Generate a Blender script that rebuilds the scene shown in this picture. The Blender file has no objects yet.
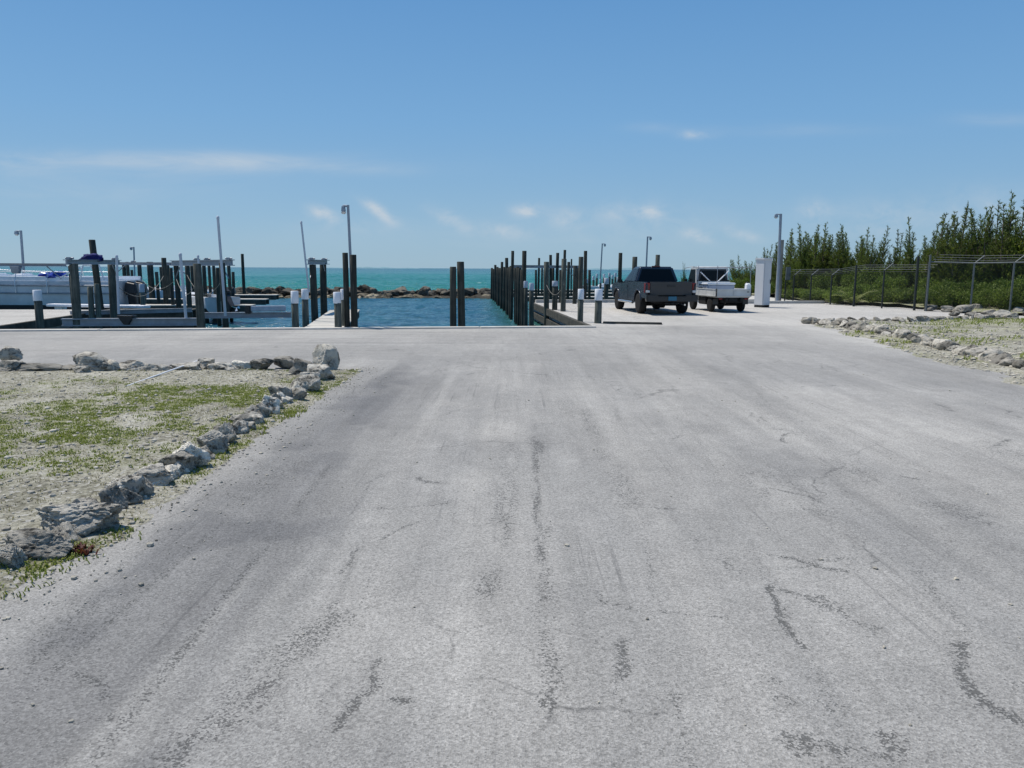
import bpy, bmesh, math, random
import numpy as np
from mathutils import Vector, Matrix, noise as mnoise

rnd = random.Random(7)
sc = bpy.context.scene
COL = sc.collection
R = math.radians

# ------------------------------------------------------------------ camera
FPX, CAMH = 773.0, 1.6
PITCH, ROLL = 8.49, 0.30
cam = bpy.data.cameras.new('camera')
camo = bpy.data.objects.new('camera', cam)
COL.objects.link(camo)
cam.sensor_width = 36.0
cam.lens = FPX / 1024 * 36.0
cam.clip_start, cam.clip_end = 0.05, 60000
CR = Matrix.Rotation(R(90 - PITCH), 3, 'X') @ Matrix.Rotation(R(ROLL), 3, 'Z')
camo.matrix_world = Matrix.Translation((0, 0, CAMH)) @ CR.to_4x4()
sc.camera = camo
EYE = Vector((0, 0, CAMH))


def ray(px, py):
    return CR @ Vector((px - 512, 384 - py, -FPX))


def P(px, py, z=0.0):                       # point of the photo on the level z
    d = ray(px, py)
    return EYE + d * ((z - CAMH) / d.z)


def D(px, py, y):                           # point of the photo at the distance y
    d = ray(px, py)
    return EYE + d * (y / d.y)


# ------------------------------------------------------------------ mesh helpers
class MB:
    def __init__(s):
        s.v, s.f, s.sm = [], [], []

    def add(s, vs, fs, smooth=False):
        n = len(s.v)
        s.v += [tuple(v) for v in vs]
        s.f += [tuple(i + n for i in f) for f in fs]
        s.sm += [smooth] * len(fs)

    def box(s, c, size, m=None, bev=0.0):
        bm = bmesh.new()
        bmesh.ops.create_cube(bm, size=1.0)
        for v in bm.verts:
            v.co = Vector((v.co.x * size[0], v.co.y * size[1], v.co.z * size[2]))
        if bev:
            bmesh.ops.bevel(bm, geom=bm.edges[:], offset=bev, segments=2, affect='EDGES')
        c = Vector(c)
        vs = [((m @ v.co) if m else v.co) + c for v in bm.verts]
        bm.verts.index_update()
        s.add(vs, [[v.index for v in f.verts] for f in bm.faces])
        bm.free()

    def prism(s, poly, axis, a, b, bev=0.0):  # 2d outline pushed along an axis
        bm = bmesh.new()

        def co(p, t):
            return {'x': (t, p[0], p[1]), 'y': (p[0], t, p[1]), 'z': (p[0], p[1], t)}[axis]
        v0 = [bm.verts.new(co(p, a)) for p in poly]
        v1 = [bm.verts.new(co(p, b)) for p in poly]
        n = len(poly)
        f0, f1 = bm.faces.new(v0), bm.faces.new(v1[::-1])
        for i in range(n):
            bm.faces.new((v0[i], v1[i], v1[(i + 1) % n], v0[(i + 1) % n]))
        bmesh.ops.recalc_face_normals(bm, faces=bm.faces[:])
        if bev:
            es = list(f0.edges) + list(f1.edges)
            bmesh.ops.bevel(bm, geom=es, offset=bev, segments=2, affect='EDGES')
        bm.verts.index_update()
        s.add([v.co for v in bm.verts], [[v.index for v in f.verts] for f in bm.faces])
        bm.free()

    def hull8(s, bot, top, bev=0.0):          # two quads lofted
        bm = bmesh.new()
        v = [bm.verts.new(p) for p in list(bot) + list(top)]
        bm.faces.new(v[0:4][::-1]); bm.faces.new(v[4:8])
        for i in range(4):
            j = (i + 1) % 4
            bm.faces.new((v[i], v[j], v[4 + j], v[4 + i]))
        bmesh.ops.recalc_face_normals(bm, faces=bm.faces[:])
        if bev:
            bmesh.ops.bevel(bm, geom=bm.edges[:], offset=bev, segments=3, affect='EDGES')
        bm.verts.index_update()
        s.add([q.co for q in bm.verts], [[q.index for q in f.verts] for f in bm.faces])
        bm.free()

    def tube(s, pts, rad, n=8, caps=True):
        pts = [Vector(p) for p in pts]
        if not hasattr(rad, '__len__'):
            rad = [rad] * len(pts)
        vs, fs = [], []
        for i, p in enumerate(pts):
            t = (pts[min(i + 1, len(pts) - 1)] - pts[max(i - 1, 0)]).normalized()
            u = t.cross(Vector((0, 1, 0)) if abs(t.y) < 0.9 else Vector((1, 0, 0))).normalized()
            w = t.cross(u)
            for k in range(n):
                a = 2 * math.pi * k / n
                vs.append(p + (u * math.cos(a) + w * math.sin(a)) * rad[i])
        for i in range(len(pts) - 1):
            for k in range(n):
                k2 = (k + 1) % n
                fs.append((i * n + k, i * n + k2, (i + 1) * n + k2, (i + 1) * n + k))
        s.add(vs, fs, True)
        if caps:
            s.add(vs[:n], [tuple(range(n))[::-1]])
            s.add(vs[-n:], [tuple(range(n))])

    def lathe(s, c, axis, prof, n=24):        # prof = (along, radius)
        c = Vector(c)
        A = {'x': (Vector((1, 0, 0)), Vector((0, 1, 0)), Vector((0, 0, 1))),
             'z': (Vector((0, 0, 1)), Vector((1, 0, 0)), Vector((0, 1, 0)))}[axis]
        vs, fs = [], []
        for (t, r) in prof:
            for k in range(n):
                a = 2 * math.pi * k / n
                vs.append(c + A[0] * t + (A[1] * math.cos(a) + A[2] * math.sin(a)) * r)
        for i in range(len(prof) - 1):
            for k in range(n):
                k2 = (k + 1) % n
                fs.append((i * n + k, i * n + k2, (i + 1) * n + k2, (i + 1) * n + k))
        s.add(vs, fs, True)
        if prof[0][1] > 0.001: s.add(vs[:n], [tuple(range(n))[::-1]])
        if prof[-1][1] > 0.001: s.add(vs[-n:], [tuple(range(n))])

    def ibeam(s, p0, p1, h, w):
        p0, p1 = Vector(p0), Vector(p1)
        t = (p1 - p0).normalized()
        u = t.cross(Vector((0, 0, 1))).normalized()
        up = u.cross(t)
        f, g = h * 0.14, w * 0.12
        o = [(-w/2, 0), (w/2, 0), (w/2, f), (g, f), (g, h - f), (w/2, h - f), (w/2, h), (-w/2, h),
             (-w/2, h - f), (-g, h - f), (-g, f), (-w/2, f)]
        vs = [p0 + u * a + up * b for a, b in o] + [p1 + u * a + up * b for a, b in o]
        n = len(o)
        fs = [(i, (i + 1) % n, n + (i + 1) % n, n + i) for i in range(n)]
        fs += [tuple(range(n))[::-1], tuple(range(n, 2 * n))]
        s.add(vs, fs)

    def build(s, name, m, parent=None, origin=None):
        o0 = Vector(origin) if origin is not None else Vector((0, 0, 0))
        me = bpy.data.meshes.new(name)
        me.from_pydata([tuple(Vector(v) - o0) for v in s.v], [], s.f)
        me.polygons.foreach_set('use_smooth', s.sm)
        me.materials.append(m)
        me.update()
        ob = bpy.data.objects.new(name, me)
        COL.objects.link(ob)
        if parent: ob.parent = parent
        else: ob.location = o0
        return ob


def tag(o, label, cat, group=None):
    o['label'] = label; o['category'] = cat
    if group: o['group'] = group
    return o


def struct(o, kind='structure'):
    o['kind'] = kind
    return o


def thing(name, label, cat, loc=(0, 0, 0), rz=0.0, group=None):
    o = bpy.data.objects.new(name, None)
    o.empty_display_size = 0.2
    COL.objects.link(o)
    o.location = loc; o.rotation_euler = (0, 0, rz)
    return tag(o, label, cat, group)


ORD = ('first second third fourth fifth sixth seventh eighth ninth tenth eleventh twelfth thirteenth fourteenth '
       'fifteenth sixteenth seventeenth eighteenth nineteenth twentieth').split()
for ten, nx in (('twenty', 'thirtieth'), ('thirty', 'fortieth'), ('forty', 'fiftieth'), ('fifty', 'sixtieth'), ('sixty', 'seventieth'), ('seventy', 'eightieth')):
    ORD += [ten + '-' + w for w in ORD[:9]] + [nx]


# ------------------------------------------------------------------ value noise for grids
def vnoise(x, y, seed=0):
    xi, yi = np.floor(x).astype(np.int64), np.floor(y).astype(np.int64)
    xf, yf = x - xi, y - yi

    def h(a, b):
        n = (a * 374761393 + b * 668265263 + seed * 1442695041) & 0x7fffffff
        n = ((n ^ (n >> 13)) * 1274126177) & 0x7fffffff
        return ((n ^ (n >> 16)) & 0xffff) / 65535.0
    u, v = xf * xf * (3 - 2 * xf), yf * yf * (3 - 2 * yf)
    return ((h(xi, yi) * (1 - u) + h(xi + 1, yi) * u) * (1 - v) +
            (h(xi, yi + 1) * (1 - u) + h(xi + 1, yi + 1) * u) * v)


def fbm(x, y, seed=0, oct=4):
    s, a, t = 0, 1.0, 0
    for i in range(oct):
        s = s + a * vnoise(x * 2 ** i, y * 2 ** i, seed + i * 17); t += a; a *= 0.5
    return s / t


def sstep(a, b, x):
    t = np.clip((x - a) / (b - a), 0, 1)
    return t * t * (3 - 2 * t)


# ------------------------------------------------------------------ materials
class NT:
    def __init__(s, nt):
        s.nt = nt; s.nodes = nt.nodes; s.links = nt.links

    def n(s, t, ins=None, **props):
        nd = s.nodes.new(t)
        for k, v in props.items(): setattr(nd, k, v)
        for k, v in (ins or {}).items(): s.set(nd.inputs[k], v)
        return nd

    def set(s, sock, v):
        if isinstance(v, bpy.types.NodeSocket): s.links.new(v, sock)
        else:
            if sock.type == 'RGBA' and hasattr(v, '__len__') and len(v) == 3: v = (*v, 1)
            sock.default_value = v

    def math(s, op, a, b=0.0, c=0.0, clamp=False):
        nd = s.nodes.new('ShaderNodeMath'); nd.operation = op; nd.use_clamp = clamp
        for i, q in enumerate((a, b, c)): s.set(nd.inputs[i], q)
        return nd.outputs[0]

    def mix(s, f, a, b, mode='MIX'):
        nd = s.nodes.new('ShaderNodeMix'); nd.data_type = 'RGBA'; nd.blend_type = mode
        s.set(nd.inputs[0], f); s.set(nd.inputs[6], a); s.set(nd.inputs[7], b)
        return nd.outputs[2]

    def map(s, v, a, b, c, d, smooth=False):
        nd = s.nodes.new('ShaderNodeMapRange')
        if smooth: nd.interpolation_type = 'SMOOTHSTEP'
        for i, q in enumerate((v, a, b, c, d)): s.set(nd.inputs[i], q)
        return nd.outputs[0]

    def noise(s, vec, scale, detail=4, rough=0.55, dist=0.0):
        nd = s.n('ShaderNodeTexNoise', {'Vector': vec, 'Scale': scale, 'Detail': detail, 'Roughness': rough, 'Distortion': dist})
        return nd.outputs[0]

    def scale(s, vec, v):
        nd = s.nodes.new('ShaderNodeVectorMath'); nd.operation = 'MULTIPLY'
        s.set(nd.inputs[0], vec); nd.inputs[1].default_value = v
        return nd.outputs[0]

    def bump(s, h, strength, dist):
        return s.n('ShaderNodeBump', {'Height': h, 'Strength': strength, 'Distance': dist}).outputs[0]

    def ramp(s, f, stops):
        nd = s.nodes.new('ShaderNodeValToRGB')
        e = nd.color_ramp.elements
        while len(e) < len(stops): e.new(0.5)
        for q, (p, c) in zip(e, stops):
            q.position = p; q.color = (*c, 1)
        s.set(nd.inputs[0], f)
        return nd.outputs[0]


def material(name, fn=None, col=(.5, .5, .5), rough=.6, metal=0.0, spec=.5):
    m = bpy.data.materials.new(name)
    m.use_nodes = True
    g = NT(m.node_tree)
    b = m.node_tree.nodes['Principled BSDF']
    b.inputs['Base Color'].default_value = (*col, 1)
    b.inputs['Roughness'].default_value = rough
    b.inputs['Metallic'].default_value = metal
    b.inputs['Specular IOR Level'].default_value = spec
    if fn: fn(g, b)
    return m


def geo(g): return g.n('ShaderNodeNewGeometry').outputs['Position']
def objco(g): return g.n('ShaderNodeTexCoord').outputs['Object']
def orand(g): return g.n('ShaderNodeObjectInfo').outputs['Random']
def ocol(g): return g.n('ShaderNodeObjectInfo').outputs['Color']
def attr(g, nm): return g.n('ShaderNodeAttribute', attribute_name=nm).outputs['Fac']


def worn(name, col, rough, metal=0.0, amt=0.25, scale=3.0, spec=.5, streak=False):
    def fn(g, b):
        p = objco(g)
        if streak: p = g.scale(p, (1, 1, .18))
        f = g.noise(p, scale, 6, .65)
        lo = tuple(c * (1 - amt) for c in col); hi = tuple(min(1, c * (1 + amt)) for c in col)
        g.set(b.inputs['Base Color'], g.mix(g.map(f, .3, .7, 0, 1), lo, hi))
        g.set(b.inputs['Roughness'], g.map(f, .3, .7, rough * .85, min(1, rough * 1.15)))
    return material(name, fn, col, rough, metal, spec)


def m_road(g, b):
    p = geo(g)
    big = g.noise(p, .30, 4, .55)
    streak = g.noise(g.scale(p, (2.3, .11, 1)), 1.0, 7, .68, .25)
    cross = g.noise(g.scale(p, (.10, 2.6, 1)), 1.0, 6, .65, .2)
    psep = g.n('ShaderNodeSeparateXYZ', {0: p})
    kx = g.math('MULTIPLY', g.map(psep.outputs[1], 12.5, 14.5, 0, 1), g.map(psep.outputs[0], 1.5, -3.0, .35, 1))
    streak = g.math('ADD', g.math('MULTIPLY', streak, g.math('SUBTRACT', 1.0, kx)), g.math('MULTIPLY', cross, kx))
    line = g.noise(g.scale(p, (22, .35, 1)), 1.0, 5, .7)
    fine = g.noise(g.scale(p, (9, 1.2, 1)), 1.0, 4, .6)
    mid = g.noise(p, 5.0, 6, .68)
    agg = g.n('ShaderNodeTexVoronoi', {'Vector': p, 'Scale': 135.0})
    chip = g.n('ShaderNodeSeparateColor', {'Color': agg.outputs['Color']}).outputs[0]
    grit = g.noise(p, 46, 4, .75)
    v = g.map(big, .3, .7, .88, 1.10)
    v = g.math('MULTIPLY', v, g.map(streak, .3, .7, .86, 1.11))
    v = g.math('MULTIPLY', v, g.map(fine, .3, .7, .95, 1.05))
    v = g.math('MULTIPLY', v, g.map(mid, .25, .75, .88, 1.10))
    v = g.math('MULTIPLY', v, g.map(chip, 0, 1, .72, 1.24))
    v = g.math('MULTIPLY', v, g.map(grit, .3, .7, .78, 1.18))
    light, dark = attr(g, 'light'), attr(g, 'dark')
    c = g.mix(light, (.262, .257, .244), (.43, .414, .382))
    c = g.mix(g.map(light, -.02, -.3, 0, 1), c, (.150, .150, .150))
    c = g.mix(1.0, c, g.n('ShaderNodeCombineColor', {0: v, 1: v, 2: v}).outputs[0], 'MULTIPLY')
    # worn, stained and cracked places
    brk = g.noise(p, 24, 7, .8)
    chip2 = g.n('ShaderNodeSeparateColor', {'Color': g.n('ShaderNodeTexVoronoi', {'Vector': p, 'Scale': 75.0}).outputs['Color']}).outputs[1]
    prob = g.math('MULTIPLY', dark, g.map(brk, .36, .64, .2, 1.15))
    dk = g.map(g.math('SUBTRACT', prob, g.math('ADD', g.math('MULTIPLY', chip, .62), g.math('MULTIPLY', chip2, .38))), -.14, .08, 0, .60)
    dk = g.math('ADD', dk, g.math('MULTIPLY', dark, .17), clamp=True)
    lk = g.math('MULTIPLY', g.map(line, .57, .68, 0, .50), g.map(g.noise(p, .7, 3), .45, .6, 0, 1))
    c = g.mix(g.math('MULTIPLY', lk, g.map(psep.outputs[1], 12.5, 14.5, 1, 0)), c, (.09, .09, .09))
    c = g.mix(dk, c, (.060, .060, .057))
    wv = g.n('ShaderNodeVectorMath', {0: p, 1: g.scale(g.n('ShaderNodeTexNoise', {'Vector': p, 'Scale': 1.6, 'Detail': 5.0}).outputs[1], (.9, .9, 0))}, operation='ADD').outputs[0]
    vo = g.n('ShaderNodeTexVoronoi', {'Vector': g.scale(wv, (1, .55, 1)), 'Scale': .42}, feature='DISTANCE_TO_EDGE').outputs['Distance']
    ck = g.math('MULTIPLY', g.map(vo, .0, .0055, 1, 0), g.map(g.noise(p, .55, 3), .50, .60, 0, .75))
    ck = g.math('MULTIPLY', ck, g.map(brk, .4, .55, .1, 1))
    c = g.mix(ck, c, (.055, .055, .055))
    # black scuffs and crumbs scattered over it
    sp = g.noise(g.scale(p, (1.0, .8, 1)), 11.0, 8, .82)
    spm = g.math('MULTIPLY', g.map(sp, .61, .68, 0, .65), g.map(g.noise(p, .8, 2), .42, .6, 0, 1))
    c = g.mix(spm, c, (.09, .09, .088))
    g.set(b.inputs['Base Color'], c)
    h = g.math('ADD', g.math('MULTIPLY', agg.outputs['Distance'], .55), g.math('ADD', g.math('MULTIPLY', grit, .9), g.math('MULTIPLY', dk, -.8)))
    g.set(b.inputs['Normal'], g.bump(h, .75, .006))
    b.inputs['Roughness'].default_value = .88
    b.inputs['Specular IOR Level'].default_value = .25


def m_soil(g, b):
    p = geo(g)
    a = g.noise(p, 1.1, 5, .6)
    f = g.noise(p, 19, 8, .82)
    st = g.n('ShaderNodeTexVoronoi', {'Vector': p, 'Scale': 42.0})
    s1 = g.n('ShaderNodeSeparateColor', {'Color': st.outputs['Color']}).outputs[0]
    c = g.ramp(g.math('ADD', g.math('MULTIPLY', f, .7), g.math('MULTIPLY', a, .3)),
               [(.37, (.085, .08, .058)), (.45, (.215, .205, .155)), (.53, (.36, .345, .275)), (.64, (.56, .54, .465))])
    c = g.mix(g.map(s1, .86, .92, 0, .75), c, (.50, .485, .45))
    c = g.mix(g.map(s1, .12, .06, 0, .6), c, (.10, .09, .075))
    gr = attr(g, 'green')
    c = g.mix(g.math('MULTIPLY', gr, g.map(g.noise(p, 11, 6, .75), .44, .54, 0, .8)), c, (.185, .205, .055))
    g.set(b.inputs['Base Color'], c)
    h = g.math('ADD', f, g.math('MULTIPLY', st.outputs['Distance'], .6))
    g.set(b.inputs['Normal'], g.bump(h, .8, .03))
    b.inputs['Roughness'].default_value = .95; b.inputs['Specular IOR Level'].default_value = .15


def m_rock(g, b):
    p = objco(g)
    r = orand(g)
    pv = g.n('ShaderNodeVectorMath', {0: p, 1: g.n('ShaderNodeCombineXYZ', {0: g.math('MULTIPLY', r, 37.0), 1: g.math('MULTIPLY', r, 11.0), 2: 0.0}).outputs[0]}, operation='ADD').outputs[0]
    a = g.noise(pv, 2.3, 7, .66, .4)
    f = g.noise(pv, 16, 7, .75)
    v = g.math('ADD', g.math('MULTIPLY', a, .72), g.math('MULTIPLY', f, .28))
    c = g.ramp(v, [(.37, (.035, .035, .033)), (.43, (.17, .167, .158)), (.475, (.46, .452, .43)), (.545, (.70, .69, .66))])
    c = g.mix(1.0, g.mix(1.0, c, ocol(g), 'MULTIPLY'), (1.05, 1.0, .90, 1), 'MULTIPLY')
    pit = g.n('ShaderNodeTexVoronoi', {'Vector': pv, 'Scale': 22.0}).outputs['Distance']
    c = g.mix(g.map(pit, .10, .0, 0, .6), c, (.03, .03, .03))
    g.set(b.inputs['Base Color'], c)
    g.set(b.inputs['Normal'], g.bump(g.math('ADD', f, g.math('MULTIPLY', g.noise(pv, 45, 4, .7), .4)), .9, .035))
    b.inputs['Roughness'].default_value = .92; b.inputs['Specular IOR Level'].default_value = .2


def m_pile(g, b):
    p = objco(g)
    w = g.n('ShaderNodeNewGeometry')
    z = g.n('ShaderNodeSeparateXYZ', {0: w.outputs['Position']}).outputs[2]
    grain = g.noise(g.scale(p, (1, 1, .06)), 26, 6, .7)
    blot = g.noise(p, 2.2, 4, .6)
    c = g.ramp(g.math('ADD', g.math('MULTIPLY', grain, .6), g.math('MULTIPLY', blot, .4)),
               [(.34, (.030, .033, .028)), (.50, (.085, .09, .075)), (.66, (.17, .165, .135))])
    c = g.mix(1.0, c, ocol(g), 'MULTIPLY')
    wet = g.map(g.math('ADD', z, g.math('MULTIPLY', blot, .5)), .0, -.45, 0, 1)
    c = g.mix(wet, c, (.02, .026, .02))
    g.set(b.inputs['Base Color'], c)
    g.set(b.inputs['Normal'], g.bump(grain, .7, .02))
    b.inputs['Roughness'].default_value = .85; b.inputs['Specular IOR Level'].default_value = .2


def m_plank(g, b):
    p = objco(g)
    w = g.noise(g.scale(p, (1, 6, 1)), 1.2, 5, .6)
    grain = g.noise(g.scale(p, (.6, 14, 1)), 4, 5, .7)
    c = g.ramp(g.math('ADD', g.math('MULTIPLY', w, .5), g.math('MULTIPLY', grain, .5)),
               [(.32, (.32, .30, .26)), (.5, (.50, .48, .43)), (.68, (.64, .62, .57))])
    g.set(b.inputs['Base Color'], c)
    b.inputs['Roughness'].default_value = .85; b.inputs['Specular IOR Level'].default_value = .2


def m_water(sea):
    def fn(g, b):
        p = geo(g)
        sx = g.n('ShaderNodeSeparateXYZ', {0: p})
        y = sx.outputs[1]
        if sea:
            d = g.map(g.math('LOGARITHM', y, 10.0), 1.8, 3.3, 0, 1)
            patch = g.noise(g.scale(p, (.010, .022, 1)), 1.0, 5, .6)
            d = g.math('ADD', d, g.map(patch, .3, .7, -.28, .28), clamp=True)
            c = g.ramp(d, [(0, (.026, .185, .155)), (.35, (.014, .140, .130)), (.75, (.007, .100, .110)), (1, (.006, .066, .085))])
            fo = g.noise(g.scale(p, (.22, .9, 1)), 1.0, 5, .7)
            fm = g.math('MULTIPLY', g.map(fo, .64, .70, 0, .8), g.map(g.noise(p, .03, 3), .45, .62, 0, 1))
            c = g.mix(fm, c, (.55, .62, .62))
            w1 = g.noise(g.scale(p, (.35, .85, 1)), 1.0, 6, .66)
            w2 = g.noise(g.scale(p, (1.5, 2.8, 1)), 1.0, 4, .6)
            h = g.math('ADD', w1, g.math('MULTIPLY', w2, .25))
            g.set(b.inputs['Normal'], g.bump(h, .8, .5))
            b.inputs['Specular IOR Level'].default_value = .14
            b.inputs['Roughness'].default_value = .22
        else:
            c = g.mix(g.map(g.noise(p, .22, 4), .35, .65, 0, 1), (.009, .062, .096), (.020, .098, .128))
            # shallow green water along the pile row
            gx = g.math('ADD', sx.outputs[0], g.math('MULTIPLY', g.math('SUBTRACT', y, 36.0), .065))
            c = g.mix(g.map(gx, -1.6, 0.2, 0, .75), c, (.03, .11, .085))
            w1 = g.noise(g.scale(p, (1.0, 1.9, 1)), 1.3, 6, .62)
            w2 = g.noise(g.scale(p, (3.8, 6.5, 1)), 1.0, 5, .65)
            h = g.math('ADD', w1, g.math('MULTIPLY', w2, .45))
            g.set(b.inputs['Normal'], g.bump(h, .9, .12))
            b.inputs['Specular IOR Level'].default_value = .36
            b.inputs['Roughness'].default_value = .12
        g.set(b.inputs['Base Color'], c)
    return fn


def m_leaf(c0, c1):
    def fn(g, b):
        p = objco(g)
        f = g.noise(p, 1.6, 3, .6)
        r = orand(g)
        k = g.math('ADD', g.math('MULTIPLY', g.map(f, .3, .7, 0, 1), .65), g.math('MULTIPLY', r, .35))
        c = g.mix(k, c0, c1)
        g.set(b.inputs['Base Color'], g.mix(1.0, c, ocol(g), 'MULTIPLY'))
        b.inputs['Roughness'].default_value = .65; b.inputs['Specular IOR Level'].default_value = .25
        tr = g.n('ShaderNodeBsdfTranslucent', {'Color': g.mix(1.0, c, (1.1, 1.25, .6, 1), 'MULTIPLY')}).outputs[0]
        ms = g.n('ShaderNodeMixShader', {0: .28, 1: b.outputs[0], 2: tr}).outputs[0]
        out = [q for q in g.nodes if q.type == 'OUTPUT_MATERIAL'][0]
        g.links.new(ms, out.inputs[0])
    return fn


def m_chain(g, b):
    p = geo(g)
    s = g.n('ShaderNodeSeparateXYZ', {0: p})
    u = g.math('ADD', s.outputs[0], g.math('MULTIPLY', s.outputs[1], -.7))
    a = g.math('PINGPONG', g.math('ADD', u, s.outputs[2]), .032)
    c = g.math('PINGPONG', g.math('SUBTRACT', u, s.outputs[2]), .032)
    k = g.math('MAXIMUM', g.math('LESS_THAN', a, .0022), g.math('LESS_THAN', c, .0022))
    tr = g.n('ShaderNodeBsdfTransparent').outputs[0]
    ms = g.n('ShaderNodeMixShader', {0: k, 1: tr, 2: b.outputs[0]}).outputs[0]
    out = [q for q in g.nodes if q.type == 'OUTPUT_MATERIAL'][0]
    g.links.new(ms, out.inputs[0])


M = dict(
    road=material('asphalt', m_road), soil=material('stony_soil', m_soil), rock=material('limestone', m_rock),
    pile=material('weathered_pile', m_pile), plank=material('dock_plank', m_plank),
    sea=material('sea_water', m_water(True)), harbour=material('harbour_water', m_water(False)),
    concrete=worn('concrete', (.44, .43, .40), .9, 0, .22, 2.5, .2),
    darkwood=worn('dark_timber', (.075, .072, .062), .9, 0, .5, 4, .15),
    capwhite=worn('white_paint', (.74, .75, .77), .6, 0, .10, 5, .3),
    capgrey=worn('grey_paint', (.42, .45, .50), .6, 0, .15, 5, .3),
    galv=worn('galvanised_steel', (.27, .29, .32), .5, .35, .25, 4),
    pvc=worn('grey_tube', (.50, .53, .57), .45, 0, .12, 3),
    lampgrey=worn('lamp_pole_paint', (.27, .31, .36), .5, .1, .12, 2),
    fglass=worn('white_gelcoat', (.74, .76, .78), .28, 0, .06, 2),
    hullside=worn('pale_gelcoat', (.56, .57, .58), .35, 0, .16, 1.6),
    antifoul=worn('dark_hull_bottom', (.028, .027, .028), .7),
    black=worn('black_plastic', (.016, .017, .019), .38, 0, .3, 6),
    blue=worn('blue_canvas', (.012, .045, .30), .75, 0, .45, 5, .2),
    navy=worn('navy_canvas', (.014, .018, .10), .8, 0, .4, 5, .2),
    steel=material('stainless', None, (.6, .62, .64), .25, .9),
    truck=worn('grey_truck_paint', (.036, .045, .063), .25, .35, .10, 1.0),
    gate=worn('tailgate_grey', (.048, .046, .047), .38, .2, .12, 1.5),
    glass=material('dark_glass', None, (.006, .008, .010), .22, 0, .16),
    tyre=worn('tyre_rubber', (.018, .018, .018), .85, 0, .3, 8, .2),
    rim=worn('grey_alloy', (.45, .46, .48), .35, .7, .15, 6),
    red=material('red_lens', None, (.17, .008, .012), .2),
    clear=material('clear_lens', None, (.62, .60, .58), .2),
    plate=material('blue_plate', None, (.012, .12, .20), .4),
    under=worn('underbody', (.02, .02, .02), .8, 0, .4, 5, .2),
    kei=worn('dull_white_paint', (.52, .53, .52), .45, 0, .14, 2),
    cooler=worn('cooler_white', (.72, .74, .77), .45, 0, .06, 3),
    coolershade=worn('cooler_body_shaded', (.30, .34, .42), .5, 0, .08, 3),  # white box sides, their bluish shade put into the colour
    cabinet=worn('cabinet_paint', (.60, .61, .62), .45, 0, .07, 1.2, streak=True),
    greywood=worn('grey_wood_pole', (.26, .245, .22), .9, 0, .35, 7, .15, True),
    casu=material('casuarina_needles', m_leaf((.055, .088, .026), (.185, .215, .055))),
    leaf=material('shrub_leaves', m_leaf((.048, .088, .018), (.195, .250, .052))),
    palm=material('pale_frond', m_leaf((.16, .18, .06), (.30, .31, .13))),
    weed=material('weed_blades', m_leaf((.115, .155, .028), (.24, .26, .062))),
    dry=material('dry_blades', m_leaf((.20, .17, .09), (.34, .30, .18))),
    redleaf=material('red_brown_leaves', m_leaf((.06, .018, .014), (.13, .04, .03))),
    bark=worn('bark', (.12, .10, .08), .95, 0, .4, 6, .1),
    post=worn('green_black_post', (.022, .028, .026), .55, .2, .3, 6),
    postgal=worn('galvanised_post', (.12, .135, .14), .5, .4, .2, 6),
    chain=material('chain_link', m_chain, (.05, .06, .055), .6, .3),
    wire=material('barbed_wire', None, (.25, .26, .26), .5, .6),
    stone=worn('pebbles', (.36, .335, .28), .9, 0, .6, 9, .2),
    isle=worn('hazed_isle', (.16, .26, .30), 1, 0, .3, .004, 0),  # pale blue distance haze is mixed into the land colour
)

# ------------------------------------------------------------------ light and sky
SUN_EL, SUN_AZ = 65.0, -58.0                # azimuth from +Y, negative to the left
sd = Vector((math.sin(R(SUN_AZ)) * math.cos(R(SUN_EL)), math.cos(R(SUN_AZ)) * math.cos(R(SUN_EL)), math.sin(R(SUN_EL))))
sl = bpy.data.lights.new('sun', 'SUN')
sl.energy, sl.angle, sl.color = 5.0, R(.53), (1.0, .935, .84)
so = bpy.data.objects.new('sun', sl)
COL.objects.link(so)
so.rotation_euler = sd.to_track_quat('Z', 'Y').to_euler()
so.location = (0, 0, 60)

wd = bpy.data.worlds.new('World')
sc.world = wd
wd.use_nodes = True
g = NT(wd.node_tree)
for n_ in list(g.nodes): g.nodes.remove(n_)
sky = g.n('ShaderNodeTexSky', sky_type='NISHITA', sun_disc=False)
sky.sun_elevation, sky.sun_rotation = R(SUN_EL), R(SUN_AZ)
sky.altitude, sky.air_density, sky.dust_density, sky.ozone_density = 0, 1.0, .2, 2.0
dirn = g.n('ShaderNodeTexCoord').outputs['Generated']
s3 = g.n('ShaderNodeSeparateXYZ', {0: dirn})
yy = g.math('MAXIMUM', g.math('ABSOLUTE', s3.outputs[1]), .05)
cu = g.math('DIVIDE', s3.outputs[0], yy)
cv = g.math('DIVIDE', s3.outputs[2], yy)
cvec = g.n('ShaderNodeCombineXYZ', {0: cu, 1: cv, 2: 0.0}).outputs[0]
wisp = g.noise(g.scale(cvec, (5, 26, 1)), 1.0, 7, .62, .6)
puff = g.noise(g.scale(cvec, (26, 40, 1)), 1.0, 6, .62, .4)
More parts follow.
